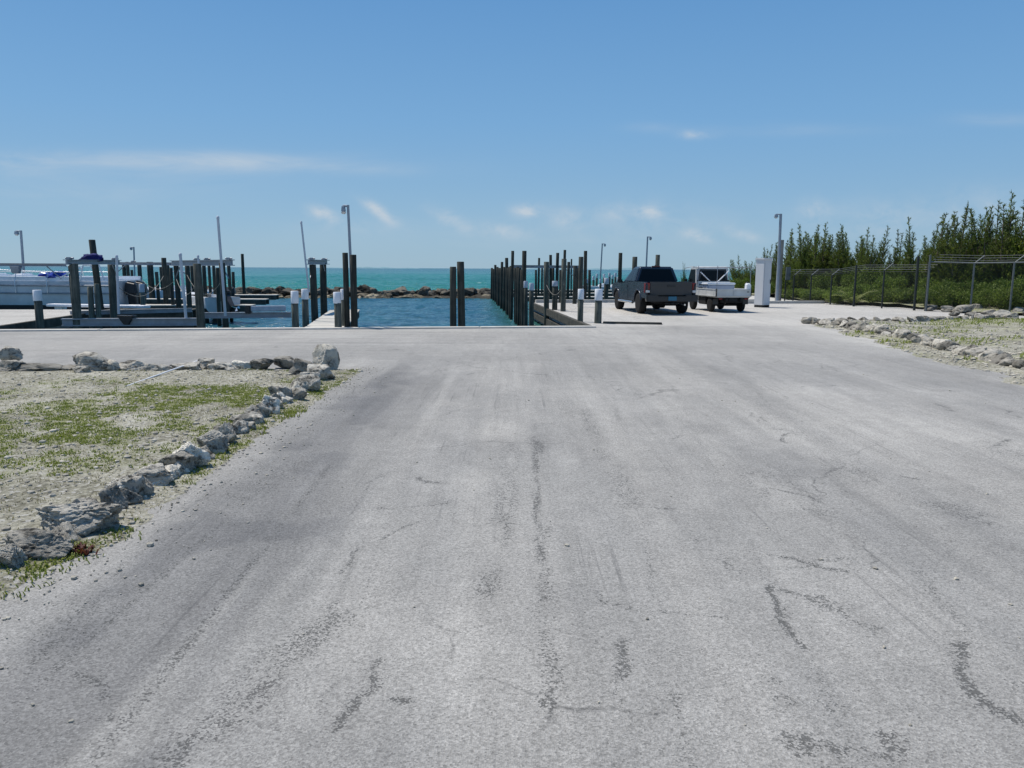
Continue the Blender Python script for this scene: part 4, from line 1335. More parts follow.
def boat(name, label, loc, rz, Ln, B, top, keel, rail=False, ttop=False, console=True, cabin=False, motor=None, group=None, boot=.16):
    """Stern at +x, bow at -x; z=0 is the waterline."""
    th = thing(name, label, 'boat', loc, rz, group)
    ns, rows = 18, []
    for i in range(ns):
        t = i / (ns - 1); x = Ln * (.5 - t)
        hw = B / 2 * (1 - max(0, (t - .45) / .55) ** 2.2) if t < 1 else .02
        hw = max(hw, .02); sh = top + .30 * top * max(0, t - .35) ** 1.5 * 1.4
        kz = keel + (top - keel) * .8 * max(0, (t - .72) / .28) ** 2
        rows.append([(x, -hw, sh), (x, -hw * 1.03, sh - .09), (x, -hw * .98, boot), (x, -hw * .88, max(kz, .04)), (x, -hw * .5, kz * .7 + .0), (x, 0, kz),
                     (x, hw * .5, kz * .7), (x, hw * .88, max(kz, .04)), (x, hw * .98, boot), (x, hw * 1.03, sh - .09), (x, hw, sh)])
    def strip(cols):
        m = MB(); n = len(cols)
        vs = [r[c] for r in rows for c in cols]
        m.add(vs, [(i * n + k, i * n + k + 1, (i + 1) * n + k + 1, (i + 1) * n + k) for i in range(ns - 1) for k in range(n - 1)], True)
        return m
    m = strip([0, 1, 2]); m2 = strip([8, 9, 10]); m.add(m2.v, m2.f, True)
    m.add(rows[0], [tuple(range(11))])
    m.build('hull', M['hullside'], th)
    strip([2, 3, 4, 5, 6, 7, 8]).build('hull_bottom', M['antifoul'], th)
    m = MB()
    m.add([v for r in rows for v in (r[0], (r[0][0], r[0][1] * .82, r[0][2] + .01), (r[0][0], -r[0][1] * .82, r[0][2] + .01), r[10])],
          [(4 * i + k, 4 * i + k + 1, 4 * i + 4 + k + 1, 4 * i + 4 + k) for i in range(ns - 1) for k in (0, 2)] +
          [(4 * i + 1, 4 * i + 2, 4 * i + 6, 4 * i + 5) for i in range(11, ns - 1)])
    m.add([v for r in rows[:12] for v in ((r[0][0], r[0][1] * .82, r[0][2]), (r[0][0], r[0][1] * .8, r[0][2] - .5), (r[0][0], -r[0][1] * .8, r[0][2] - .5), (r[0][0], -r[0][1] * .82, r[0][2]))],
          [(4 * i + k, 4 * i + k + 1, 4 * i + 5 + k, 4 * i + 4 + k) for i in range(11) for k in range(3)])
    m.build('deck', M['fglass'], th)
    if console:
        m = MB(); m.hull8([(-.5, -.4, top - .45), (.3, -.4, top - .45), (.3, .4, top - .45), (-.5, .4, top - .45)], [(-.3, -.36, top + .22), (.2, -.36, top + .3), (.2, .36, top + .3), (-.3, .36, top + .22)], .05)
        m.build('console', M['fglass'], th)
        m = MB(); m.box((.95, 0, top - .05), (.5, .8, .5), None, .08); m.build('seat', M['fglass'], th)
    if cabin:
        m = MB(); m.hull8([(-2.6, -.8, top), (-.1, -.9, top), (-.1, .9, top), (-2.6, .8, top)], [(-2.2, -.65, top + .22), (-.3, -.75, top + .26), (-.3, .75, top + .26), (-2.2, .65, top + .22)], .06)
        m.build('cabin', M['fglass'], th)
    if ttop:
        m = MB(); m.box((0, 0, top + 1.15), (1.5, 1.5, .07), None, .03); m.build('canopy', M['fglass'], th)
        m = MB()
        for sx in (-.5, .5):
            for sy in (-.5, .5): m.tube([(sx * .8, sy, top - .4), (sx * 1.1, sy * 1.2, top + 1.12)], .025, 8)
        m.build('canopy_frame', M['steel'], th)
    if rail:
        m = MB(); c2 = []
        for r in rows:
            c2 += [(r[0][0], r[0][1] * .98, r[0][2] - .01), (r[0][0], r[0][1] * .96, r[0][2] + .17), (r[0][0], r[0][1] * .90, r[0][2] + .18), (r[0][0], r[0][1] * .88, r[0][2] - .01)]
        for sg in (1, -1):
            m.add([(v[0], v[1] * sg, v[2]) for v in c2], [(4 * i + k, 4 * i + k + 1, 4 * i + 5 + k, 4 * i + 4 + k) for i in range(ns - 1) for k in range(3)])
        m.build('bulwark', M['fglass'], th)
        m = MB()
        for zz in (-.10, -.42):
            m.tube([(r[1][0], r[1][1] * 1.012, r[1][2] + zz) for r in rows], .03, 8); m.tube([(r[1][0], -r[1][1] * 1.012, r[1][2] + zz) for r in rows], .03, 8)
        m.build('rub_rail', M['galv'], th)
        m = MB()
        for k in range(6): m.hull8([(-3.6 + k * 1.1, -.5, top), (-3.0 + k * 1.1, -.5, top), (-3.0 + k * 1.1, .5, top), (-3.6 + k * 1.1, .5, top)], [(-3.5 + k * 1.1, -.4, top + .2 + .1 * (k % 3)), (-3.1 + k * 1.1, -.4, top + .3), (-3.1 + k * 1.1, .4, top + .3), (-3.5 + k * 1.1, .4, top + .2 + .1 * (k % 2))], .05)
        m.build('seat', M['fglass'], th)
        m = MB(); pts = [(r[0][0], r[0][1] * .95, r[0][2] + .36) for r in rows[2:]]
        m.tube(pts, .018, 8)
        m.tube([(p[0], -p[1], p[2]) for p in pts], .018, 8)
        for r in rows[2::2]:
            for s_ in (1, -1): m.tube([(r[0][0], s_ * r[0][1] * 1.06, r[0][2] - .5), (r[0][0], s_ * r[0][1] * 1.05, r[0][2]), (r[0][0], s_ * r[0][1] * .95, r[0][2] + .36)], .016, 8)
        m.build('rail', M['steel'], th)
    for (lx, ly, lz, tl, s) in (motor or []): outboard(th, (Ln / 2 + lx, ly, lz), tl, s)
    return th


q = D(127, 285, 33.5)
Ln = 11.0
bt = boat('moored_boat', 'large white open boat with side rail moored at the far left', (q.x - Ln / 2 - .1, 33.6, WATER), .03, Ln, 2.9, 1.80, -.35, boot=.80, rail=True, console=True, cabin=True,
          motor=[(.28, -.3, 1.15, 0, 1.15), (.28, .5, 1.15, 0, 1.15)])
q = D(53, 276.5, 32.6)
m = MB()
bm = bmesh.new(); bmesh.ops.create_icosphere(bm, subdivisions=4, radius=1)
for v in bm.verts:
    n = v.co.copy(); k = 1 + .35 * mnoise.noise(n * 2.4 + Vector((9, 4, 2))) + .15 * mnoise.noise(n * 6)
    v.co = Vector((n.x * .62 * k, n.y * .28 * k, max(-.08, n.z * .20 * k * (1 + .5 * n.x))))
bm.verts.index_update(); m.add([v.co for v in bm.verts], [[v.index for v in f.verts] for f in bm.faces], True); bm.free()
o = m.build('tarpaulin', M['blue']); o.location = q
tag(o, 'crumpled bright blue tarpaulin on the deck of the large moored boat', 'tarpaulin')

# the frame of white tubes on the big boat
th = thing('tube_frame', 'white tube A-frame standing on the moored boat under the lift beam', 'frame', D(85, 281, 31.5))
m = MB(); B0 = D(85, 281, 31.5)
for (x0, y0, x1, y1) in ((80, 281, 83, 265), (83, 265, 99, 265), (90, 265, 98, 279), (62, 277, 80, 266), (68, 274, 82, 268), (99, 265, 104, 280)):
    m.tube([D(x0, y0, 31.5) - B0, D(x1, y1, 31.5) - B0], .03, 8)
m.build('tubes', M['capwhite'], th)

q = D(223, 300, 33.0)
Ln = 3.8
boat('skiff', 'low white skiff on the middle lift with its black outboard tilted up', (q.x - .70 * Ln / 2, 33.0 + .72 * Ln / 2, WATER + .52), -.80, Ln, 1.5, .62, -.2, console=False, motor=[(.30, 0, .55, .85, 1.15)])
q = D(233, 290, 46)
boat('console_boat', 'white console boat behind the middle piles with a flat hull line', (q.x - 3.1, 45.0, WATER), .0, 6.2, 2.2, 1.05, -.3, motor=[(.25, 0, .8, 0, .9)])
q = D(182, 275, 50)
boat('canopy_boat', 'small white boat with a white canopy beyond the left docks', (q.x, 50.0, WATER), .06, 5.8, 2.1, .95, -.3, ttop=True)
q = D(118, 286, 44)
boat('open_boat', 'pale open boat half hidden behind the left corner pile group', (q.x - 1.2, 43.4, WATER), .05, 5.4, 2.0, 1.0, -.3)
q = D(596, 285, 66)
boat('dinghy', 'white boat lying between the far white topped piles left of the pickup', (q.x + .6, 66.5, WATER), .05, 5.0, 2.0, .9, -.3, console=True)

# ------------------------------------------------------------------ lamp posts


def lamp(px_top, py_top, px_bot, py_bot, depth, wpx, side, label, head=1.0):
    a, b_ = D(px_bot, py_bot, depth), D(px_top, py_top, depth)
    th = thing('lamp_post', label, 'lamp post', a, 0, 'lamp posts along the docks')
    r = wpx * depth / FPX / 2
    v = b_ - a
    m = MB(); m.tube([(-v.x * .3, 0, -2.0), (0, 0, 0), v], [r, r, r * .85], 12); m.build('pole', M['lampgrey'], th)
    s = head * side
    m = MB(); m.tube([(v.x, v.y, v.z - .03), (v.x + s * .20, v.y, v.z - .02)], .03, 8); m.build('arm', M['lampgrey'], th)
    hd = bpy.data.objects.new('lamp_head', None); COL.objects.link(hd); hd.parent = th; hd.location = (v.x + s * .20, v.y, v.z - .08); hd.scale = (.72, .72, .72)
    m = MB(); m.hull8([(-.12 * head, -.12, -.14), (.12 * head, -.12, -.14), (.12 * head, .12, -.14), (-.12 * head, .12, -.14)], [(-.08 * head, -.1, .09), (.08 * head, -.1, .09), (.08 * head, .1, .09), (-.08 * head, .1, .09)], .025)
    m.build('housing', M['lampgrey'], hd)
    m = MB(); m.lathe((0, 0, -.16), 'z', [(-.06, .05), (-.03, .085), (.02, .095)], 14); m.build('lens', M['clear'], hd)
    return th


lamp(20.8, 230.5, 25, 290, 36, 2.6, -1, 'lamp post at the far left behind the moored boat')
lamp(133.8, 247, 135, 285, 58, 1.6, -1, 'small far lamp post above the left back docks')
lamp(348, 205, 352.3, 300, 21.3, 3.0, -1, 'tall lamp post at the pier head between two dark piles', .62)
lamp(602.3, 243.5, 600, 284, 60, 1.5, 1, 'thin far lamp post left of the pickup')
lamp(647.6, 236.5, 645.5, 284, 50, 1.8, 1, 'lamp post rising behind the pickup roof', .95)
lamp(780.8, 213.8, 777.0, 301, 40, 3.1, -1, 'tall pale lamp post beside the grey wooden pole and white cabinet', 1.15)
q = P(783.3, 301.5)
th = thing('wooden_pole', 'thick grey wooden pole with meter box behind the tall lamp post', 'pole', (q.x, 40.8, 0))
tq = D(783.8, 240, 40.8)
m = MB(); m.tube([(0, 0, -.3), (.02, 0, tq.z)], [.15, .135], 14); m.build('shaft', M['greywood'], th)
m = MB(); bq = D(788, 273.5, 40.8); m.box((bq.x - q.x, -.02, bq.z), (.22, .16, .68), None, .02); m.build('meter_box', M['postgal'], th)
m = MB(); m.tube([(.12, -.1, 0), (.12, -.1, bq.z - .3)], .025, 8); m.build('conduit', M['postgal'], th)

# ------------------------------------------------------------------ white cabinet
q = P(763.5, 307.5)
th = thing('utility_cabinet', 'tall white utility cabinet on short feet beside the small truck', 'cabinet', (q.x, q.y + .25, 0), R(34))
m = MB(); m.box((0, 0, 1.08), (.50, .44, 1.96), None, .012); m.build('body', M['cabinet'], th)
m = MB(); m.box((0, 0, 2.07), (.57, .51, .07), None, .012); m.build('lid', M['cabinet'], th)
m = MB(); m.box((0, -.228, 1.05), (.42, .016, 1.78), None, .006); m.build('door', M['cabinet'], th)
m = MB(); m.box((.17, -.25, 1.1), (.03, .03, .18), None, .008); m.build('handle', M['black'], th)
for sx in (-.2, .2):
    m = MB(); m.box((sx, 0, .05), (.09, .42, .10), None, .008); m.build('foot', M['black'], th)
for zz in (.5, 1.15, 1.75):
    m = MB(); m.box((.26, -.15, zz), (.03, .05, .10), None, .005); m.build('hinge', M['black'], th)

# ------------------------------------------------------------------ vehicles


def wheel(th, x, y, r, w, side, rimr):
    o = bpy.data.objects.new('wheel', None); COL.objects.link(o); o.parent = th; o.location = (x, y, r)
    m = MB(); m.lathe((0, 0, 0), 'x', [(-w/2, rimr), (-w/2, r * .90), (-w/2 + .03, r * .98), (-w * .2, r), (w * .2, r), (w/2 - .03, r * .98), (w/2, r * .90), (w/2, rimr)], 28)
    m.build('tyre', M['tyre'], o)
    m = MB(); s = side
    m.lathe((0, 0, 0), 'x', [(s * -w * .1, rimr), (s * w * .42, rimr * .99), (s * w * .44, rimr * .90), (s * w * .30, rimr * .84)], 24)
    for k in range(6):
        a = k * math.pi / 3; rot = Matrix.Rotation(a, 3, 'X')
        c = rot @ Vector((s * w * .34, 0, rimr * .5)); m.box(c, (.03, rimr * .26, rimr * .82), rot, .006)
    m.lathe((0, 0, 0), 'x', [(s * w * .2, rimr * .25), (s * w * .42, rimr * .22), (s * w * .43, .001)], 16)
    m.build('rim', M['rim'], o)
    m = MB(); m.lathe((0, 0, 0), 'x', [(s * w * .05, .001), (s * w * .06, rimr * .95)], 20); m.build('brake_disc', M['under'], o)
    return o


def arch(cy, cz, r, a0=0, a1=math.pi, n=12):
    return [(cy + r * math.cos(a0 + (a1 - a0) * i / n), cz + r * math.sin(a0 + (a1 - a0) * i / n)) for i in range(n + 1)]


# the pickup: +y is forward
yaw = R(6.5)
rl = P(640.5, 313.6)
cs, sn = math.cos(yaw), math.sin(yaw)
lx, ly = -.80, -1.42
ploc = (rl.x - (lx * cs - ly * sn) , rl.y + .06 - (lx * sn + ly * cs), 0.0)
tk = thing('pickup_truck', 'dark grey pickup truck parked tail toward us with blue number plate', 'pickup', ploc, yaw)
RAY, FAY, WR = -1.42, 1.82, .39
zs = .46
prof = [(-2.52, .74), (-2.5, .62), (-1.92, .60)] + [(p[0], p[1]) for p in arch(RAY, .42, .48, math.pi - .25, .25, 12)] + [(-.9, zs), (1.25, zs)] + \
       [(p[0], p[1]) for p in arch(FAY, .42, .48, math.pi - .1, .25, 12)] + [(2.40, .55), (2.62, .62), (2.66, .95), (2.5, 1.08), (1.15, 1.17), (-.74, 1.19), (-.78, 1.20), (-2.48, 1.20), (-2.54, 1.1)]
m = MB()
for s in (-1, 1): m.prism(prof, 'x', s * .86, s * .945, .022)
m.build('body_side', M['truck'], tk)
m = MB()
m.hull8([(-.87, 1.2, .7), (.87, 1.2, .7), (.85, 2.58, .62), (-.85, 2.58, .62)], [(-.84, 1.05, 1.19), (.84, 1.05, 1.19), (.78, 2.5, 1.06), (-.78, 2.5, 1.06)], .04)
m.build('bonnet', M['truck'], tk)
m = MB(); m.box((0, .15, .78), (1.72, 1.86, .66), None, .02); m.box((0, -.2, .5), (1.1, 4.6, .16), None, .02)
m.tube([(-.75, RAY, .36), (.75, RAY, .36)], .07, 10); m.lathe((0, RAY, .36), 'x', [(-.16, .05), (-.1, .15), (.1, .15), (.16, .05)], 14); m.tube([(-.7, FAY, .36), (.7, FAY, .36)], .05, 8)
m.build('underbody', M['under'], tk)
m = MB(); m.box((0, -1.62, .78), (1.70, 1.72, .06), None, .01)
for s in (-1, 1): m.box((s * .74, RAY, .92), (.22, .9, .24), None, .03)
m.build('bed_floor', M['under'], tk)
# cab
cab = MB()
zb_, zt = 1.165, 1.765
cab.hull8([(-.87, -.76, zb_), (.87, -.76, zb_), (.86, 1.12, zb_), (-.86, 1.12, zb_)], [(-.66, -.60, zt), (.66, -.60, zt), (.64, .22, zt), (-.64, .22, zt)], .055)
cab.build('cab', M['truck'], tk)


def panel(name, mat_, quad, thick, parent, shrink=0.0):
    q = [Vector(p) for p in quad]
    n = (q[1] - q[0]).cross(q[2] - q[0]).normalized()
    m = MB(); m.hull8([p - n * .01 for p in q], [p + n * thick for p in q], min(.012, thick * .4))
    return m.build(name, mat_, parent)


def lerp4(q, u, v):
    q = [Vector(p) for p in q]
    return (q[0] * (1 - u) + q[1] * u) * (1 - v) + (q[3] * (1 - u) + q[2] * u) * v


def sub4(q, u0, u1, v0, v1, u0t=None, u1t=None):
    u0t = u0 if u0t is None else u0t; u1t = u1 if u1t is None else u1t
    return [lerp4(q, u0, v0), lerp4(q, u1, v0), lerp4(q, u1t, v1), lerp4(q, u0t, v1)]


rearq = [(-.87, -.76, zb_), (.87, -.76, zb_), (.66, -.60, zt), (-.66, -.60, zt)]
panel('rear_window', M['glass'], sub4(rearq, .07, .93, .10, .84, .09, .91), .006, tk)
leftq = [(-.86, 1.12, zb_), (-.87, -.76, zb_), (-.66, -.60, zt), (-.64, .22, zt)]
rightq = [(.87, -.76, zb_), (.86, 1.12, zb_), (.64, .22, zt), (.66, -.60, zt)]
panel('door_window', M['glass'], sub4(leftq, .16, .63, .06, .86, .10, .50), .006, tk)
panel('quarter_window', M['glass'], sub4(leftq, .67, .92, .06, .86, .56, .90), .006, tk)
panel('door_window', M['glass'], sub4(rightq, .37, .84, .06, .86, .50, .90), .006, tk)
panel('quarter_window', M['glass'], sub4(rightq, .08, .33, .06, .86, .10, .44), .006, tk)
frontq = [(.86, 1.12, zb_), (-.86, 1.12, zb_), (-.64, .22, zt), (.64, .22, zt)]
panel('windscreen', M['glass'], sub4(frontq, .06, .94, .08, .90), .006, tk)
m = MB(); m.box((0, -.57, zt + .012), (.34, .05, .03), None, .01); m.build('brake_light', M['red'], tk)
m = MB(); m.hull8([(-.015, -.5, zt), (.015, -.5, zt), (.015, -.34, zt), (-.015, -.34, zt)], [(-.006, -.5, zt + .07), (.006, -.5, zt + .07), (.006, -.46, zt + .07), (-.006, -.46, zt + .07)]); m.build('aerial_fin', M['black'], tk)
for s in (-1, 1):
    d_ = bpy.data.objects.new('door', None)
    m = MB(); m.prism([(-.02, .52), (1.12, .52), (1.16, .9), (1.14, 1.13), (-.02, 1.15)], 'x', s * .944, s * .951, .003)
    dr = m.build('door', M['truck'], tk)
    m = MB(); m.box((s * .962, .12, 1.0), (.03, .18, .035), None, .01); m.build('handle', M['black'], dr)
    m = MB(); m.box((s * 1.02, .98, 1.2), (.20, .12, .17), None, .04); m.box((s * .93, 1.0, 1.15), (.12, .05, .05), None, .01); m.build('wing_mirror', M['black'], tk)
    m = MB(); m.tube([(s * .97, -.85, .40), (s * .97, 1.25, .40)], .05, 10)
    for yy_ in (-.6, .3, 1.1): m.tube([(s * .97, yy_, .40), (s * .7, yy_, .5)], .025, 8)
    m.build('side_step', M['steel'], tk)
    # arch lips
    for ay in (RAY, FAY):
        m = MB(); m.tube([(s * .948, p[0], p[1]) for p in arch(ay, .42, .485, math.pi - .2, .2, 14)], .022, 8); m.build('arch_trim', M['truck'], tk)
    tl = MB(); tl.hull8([(s * .80, -2.50, .80), (s * .955, -2.42, .80), (s * .955, -2.30, .80), (s * .80, -2.40, .80)], [(s * .80, -2.56, 1.17), (s * .955, -2.50, 1.17), (s * .955, -2.28, 1.17), (s * .80, -2.40, 1.17)], .012)
    lo = tl.build('tail_light', M['red'], tk)
    m = MB(); m.box((s * .87, -2.53, .86), (.135, .06, .09), None, .012); m.build('reversing_lens', M['clear'], lo)
tg = MB(); tg.box((0, -2.50, .965), (1.58, .07, .49), None, .018); tg.box((0, -2.535, 1.06), (1.46, .02, .06), None, .006)
tgo = tg.build('tailgate', M['gate'], tk)
m = MB(); m.box((0, -2.545, 1.06), (.30, .03, .085), None, .01); m.build('handle', M['black'], tgo)
bp = MB(); bp.prism([(-.95, .50), (.95, .50), (.97, .60), (.96, .74), (.55, .74), (.5, .69), (-.5, .69), (-.55, .74), (-.96, .74), (-.97, .60)], 'y', -2.72, -2.50, .03)
bpo = bp.build('rear_bumper', M['black'], tk)
m = MB(); m.box((0, -2.735, .61), (.31, .012, .15), None, .004); m.build('number_plate', M['plate'], bpo)
m = MB(); m.box((0, -2.6, .43), (.5, .12, .08), None, .02); m.box((0, -2.72, .43), (.09, .2, .09), None, .01); m.build('tow_hitch', M['under'], tk)
m = MB(); m.box((0, 2.66, .62), (1.8, .18, .3), None, .05); m.build('front_bumper', M['truck'], tk)
for s in (-1, 1):
    m = MB(); m.box((s * .72, 2.6, .92), (.34, .12, .16), None, .03); m.build('headlight', M['clear'], tk)
    wheel(tk, s * .80, RAY, WR, .26, s, .24); wheel(tk, s * .80, FAY, WR, .26, s, .24)
tk.scale = (.965, .965, .965)
m = MB(); m.tube([(.5, -2.65, .38), (.5, -1.9, .42)], .035, 10); m.build('exhaust', M['steel'], tk)

# the small white flatbed
yaw2 = R(8.5)
rr = P(741.5, 311.8); cs, sn = math.cos(yaw2), math.sin(yaw2)
lx, ly = .62, -.95
kl = (rr.x - (lx * cs - ly * sn), rr.y + .05 - (lx * sn + ly * cs), 0)
kt = thing('flatbed_truck', 'small white flatbed truck with a pipe ladder rack', 'small truck', kl, yaw2)
KR, KF, KW = -.95, .95, .28
m = MB()
m.prism([(.42, .40), (.42, 1.0), (.50, 1.72), (.62, 1.78), (1.15, 1.76), (1.52, 1.08), (1.62, .92), (1.64, .38), (1.32, .36)] + arch(KF, .3, .34, .2, math.pi - .2, 10), 'x', -.69, .69, .045)
m.build('cab', M['kei'], kt)
rq = [(-.69, .425, 1.0), (.69, .425, 1.0), (.66, .50, 1.72), (-.66, .50, 1.72)]
rq = [(p[0], p[1] - .004, p[2]) for p in rq]
m = MB()
wq = sub4(rq, .08, .92, .20, .84, .14, .86)
wo = panel('rear_window', M['glass'], wq, .004, kt)
panel('window_seal', M['black'], sub4(rq, .02, .98, .10, .93, .07, .93), .002, wo)
for s in (-1, 1):
    x = s * .692
    sq = [(x, 1.48, 1.08), (x, .60, 1.08), (x, .62, 1.66), (x, 1.13, 1.66)] if s < 0 else [(x, .60, 1.08), (x, 1.48, 1.08), (x, 1.13, 1.66), (x, .62, 1.66)]
    panel('door_window', M['glass'], sq, .004, kt)
    m = MB(); m.box((s * .80, 1.36, 1.18), (.13, .07, .2), None, .03); m.tube([(s * .69, 1.3, 1.1), (s * .78, 1.36, 1.12)], .012, 6); m.build('wing_mirror', M['black'], kt)
panel('windscreen', M['glass'], [(.62, 1.52, 1.10), (-.62, 1.52, 1.10), (-.60, 1.175, 1.72), (.60, 1.175, 1.72)], .01, kt)
m = MB(); m.box((0, -.62, .62), (1.38, 2.0, .07), None, .01); m.build('bed_floor', M['kei'], kt)
m = MB(); m.box((0, .33, .93), (1.38, .04, .5), None, .01); m.build('headboard', M['kei'], kt)
m = MB()
for zz in (.80, .92, 1.04): m.box((0, .305, zz), (1.30, .02, .03), None, .004)
m.box((0, .40, 1.20), (1.40, .03, .05), None, .004)
m.build('headboard_rail', M['under'], kt)
for s in (-1, 1):
    m = MB(); m.box((s * .71, -.62, .765), (.035, 1.96, .29), None, .008)
    for k in range(3): m.box((s * .73, -1.4 + k * .75, .765), (.012, .05, .27), None, .003)
    m.box((s * .732, -.62, .895), (.022, 1.94, .035), None, .004); m.box((s * .732, -.62, .64), (.022, 1.94, .03), None, .004)
    m.build('bed_side', M['kei'], kt)
m = MB(); m.box((0, -1.625, .765), (1.44, .035, .29), None, .008); m.box((0, -1.652, .885), (1.38, .022, .04), None, .004); m.box((0, -1.652, .655), (1.38, .022, .035), None, .004); m.box((0, -1.652, .77), (.03, .022, .19), None, .004)
tgk = m.build('tailgate', M['kei'], kt)
m = MB(); m.box((.58, -1.648, .80), (.09, .012, .03), None, .003); m.build('badge_strip', M['under'], tgk)
for s in (-1, 1):
    m = MB(); m.box((s * .52, -1.60, .535), (.14, .05, .06), None, .01); m.build('tail_light', M['red'], kt)
    m = MB(); m.box((s * .62, -1.36, .42), (.22, .015, .22), None, .004); m.build('mud_flap', M['black'], kt)
m = MB(); m.box((0, -1.61, .50), (.34, .012, .13), None, .004); m.build('number_plate', M['under'], kt)
m = MB(); m.box((-.3, -.2, .5), (.10, 3.0, .12), None, .01); m.box((.3, -.2, .5), (.10, 3.0, .12), None, .01); m.box((0, -1.55, .56), (1.3, .06, .06), None, .01)
m.box((.05, -.3, .45), (.5, .6, .2), None, .03); m.box((-.54, -.15, .42), (.26, .8, .30), None, .03); m.box((.5, -.2, .42), (.3, .7, .26), None, .03); m.box((0, -1.45, .45), (.9, .12, .16), None, .02)
for s_ in (-1, 1): m.box((s_ * .62, KR + .36, .48), (.2, .02, .2), None, .004); m.box((s_ * .705, -1.63, .77), (.03, .05, .30), None, .004)
m.box((0, -.62, .575), (1.36, 1.9, .03), None, .005); m.tube([(-.55, KR, .28), (.55, KR, .28)], .05, 10); m.box((-.5, -.1, .42), (.25, .5, .22), None, .03)
m.build('chassis', M['under'], kt)
for s in (-1, 1):
    wheel(kt, s * .62, KR, KW, .15, s, .165); wheel(kt, s * .60, KF, KW, .15, s, .165)
m = MB(); zr = 1.74
xs_ = (-.68, .68)
for x in xs_:
    m.tube([(x, -1.58, .6), (x, -1.58, zr + .06)], .013, 8); m.tube([(x, .34, .6), (x, .34, zr + .06)], .013, 8)
    m.tube([(x, -1.58, zr), (x, .9, zr)], .013, 8)
for y in (-1.58, .34): m.tube([(-.68, y, zr), (.68, y, zr)], .013, 8)
m.tube([(-.68, .9, zr), (-.62, .9, zr + .03), (-.62, 1.3, zr + .03), (-.9, 1.3, zr - .04)], .013, 8)
m.build('ladder_rack', M['galv'], kt)
kt.scale = (.97, .97, .97)
m = MB()
m.tube([(-.60, .30, 1.55), (.0, .30, 1.02)], .022, 8); m.tube([(.60, .27, 1.60), (-.05, .27, .98)], .022, 8)
m.build('cross_brace', M['capwhite'], kt)
# load in the bed


def kworld(x, y, z):
    cs, sn = math.cos(yaw2), math.sin(yaw2)
    return (kl[0] + x * cs - y * sn, kl[1] + x * sn + y * cs, z)


ck = thing('cool_box', 'long white lidded cool box lying in the small truck bed', 'cool box', kworld(-.05, -.25, .655), yaw2)
m = MB(); m.hull8([(-.52, -.26, 0), (.52, -.26, 0), (.52, .26, 0), (-.52, .26, 0)], [(-.56, -.29, .36), (.56, -.29, .36), (.56, .29, .36), (-.56, .29, .36)], .03); m.build('body', M['coolershade'], ck)
m = MB(); m.box((0, 0, .405), (1.18, .62, .085), None, .03); m.build('lid', M['cooler'], ck)
m = MB(); m.tube([(-.57, -.1, .28), (-.63, -.08, .2), (-.63, .08, .2), (-.57, .1, .28)], .012, 6); m.build('handle', M['black'], ck)
jc = thing('jerry_can', 'small white jerry can in the rear right corner of the truck bed', 'jerry can', kworld(.60, -1.45, .655), yaw2)
m = MB(); m.hull8([(-.09, -.14, 0), (.09, -.14, 0), (.09, .14, 0), (-.09, .14, 0)], [(-.085, -.13, .42), (.085, -.13, .42), (.085, .08, .46), (-.085, .08, .46)], .03); m.build('body', M['cooler'], jc)
m = MB(); m.lathe((0, .04, .44), 'z', [(0, .035), (.05, .035), (.055, .02)], 12); m.build('cap', M['black'], jc)

# ------------------------------------------------------------------ chain link fence


def fence(label, posts, grp, mats, rail, MH=1.95):
    """posts: (x, y, height, radius, arm, material)"""
    o0 = Vector((posts[0][0], posts[0][1], 0))
    th = thing('chain_link_fence', label, 'fence', o0, 0, grp)
    for (x, y, h, r, arm, mk) in posts:
        m = MB(); m.tube([(x - o0.x, y - o0.y, -.2), (x - o0.x, y - o0.y, h)], r, 10)
        po = m.build('post', M[mk], th)
        if arm:
            m = MB(); m.tube([(x - o0.x, y - o0.y, h - .02), (x - o0.x + .30, y - o0.y - .12, h + .28)], r * .75, 8); m.build('barb_arm', M['postgal'], po)
    m = MB()
    for a, b_ in zip(posts[:-1], posts[1:]):
        h0, h1 = min(a[2], MH), min(b_[2], MH)
        A, B = Vector((a[0], a[1], 0)) - o0, Vector((b_[0], b_[1], 0)) - o0
        m.add([A + Vector((0, 0, .03)), B + Vector((0, 0, .03)), B + Vector((0, 0, h1 - .02)), A + Vector((0, 0, h0 - .02))], [(0, 1, 2, 3)])
    m.build('wire_mesh', M['chain'], th)
    m = MB()
    for a, b_ in zip(posts[:-1], posts[1:]):
        A, B = Vector((a[0], a[1], 0)) - o0, Vector((b_[0], b_[1], 0)) - o0
        h0, h1 = min(a[2], MH), min(b_[2], MH)
        m.tube([A + Vector((0, 0, h0)), B + Vector((0, 0, h1))], .028 if rail else .010, 8)
    m.build('top_rail', M['postgal' if rail else 'post'], th)
    m = MB()
    for k in range(3):
        for a, b_ in zip(posts[:-1], posts[1:]):
            A, B = Vector((a[0], a[1], 0)) - o0, Vector((b_[0], b_[1], 0)) - o0
            f = .33 * (k + 1)
            m.tube([A + Vector((.30 * f, -.12 * f, min(a[2], MH) + .28 * f)), B + Vector((.30 * f, -.12 * f, min(b_[2], MH) + .28 * f))], .006, 5)
    m.build('barbed_wire', M['wire'], th)
    return th


def fp(px, top, d, arm, mk, r=.035):
    q = D(px, top, d)
    return (q.x, d, q.z, r, arm, mk)


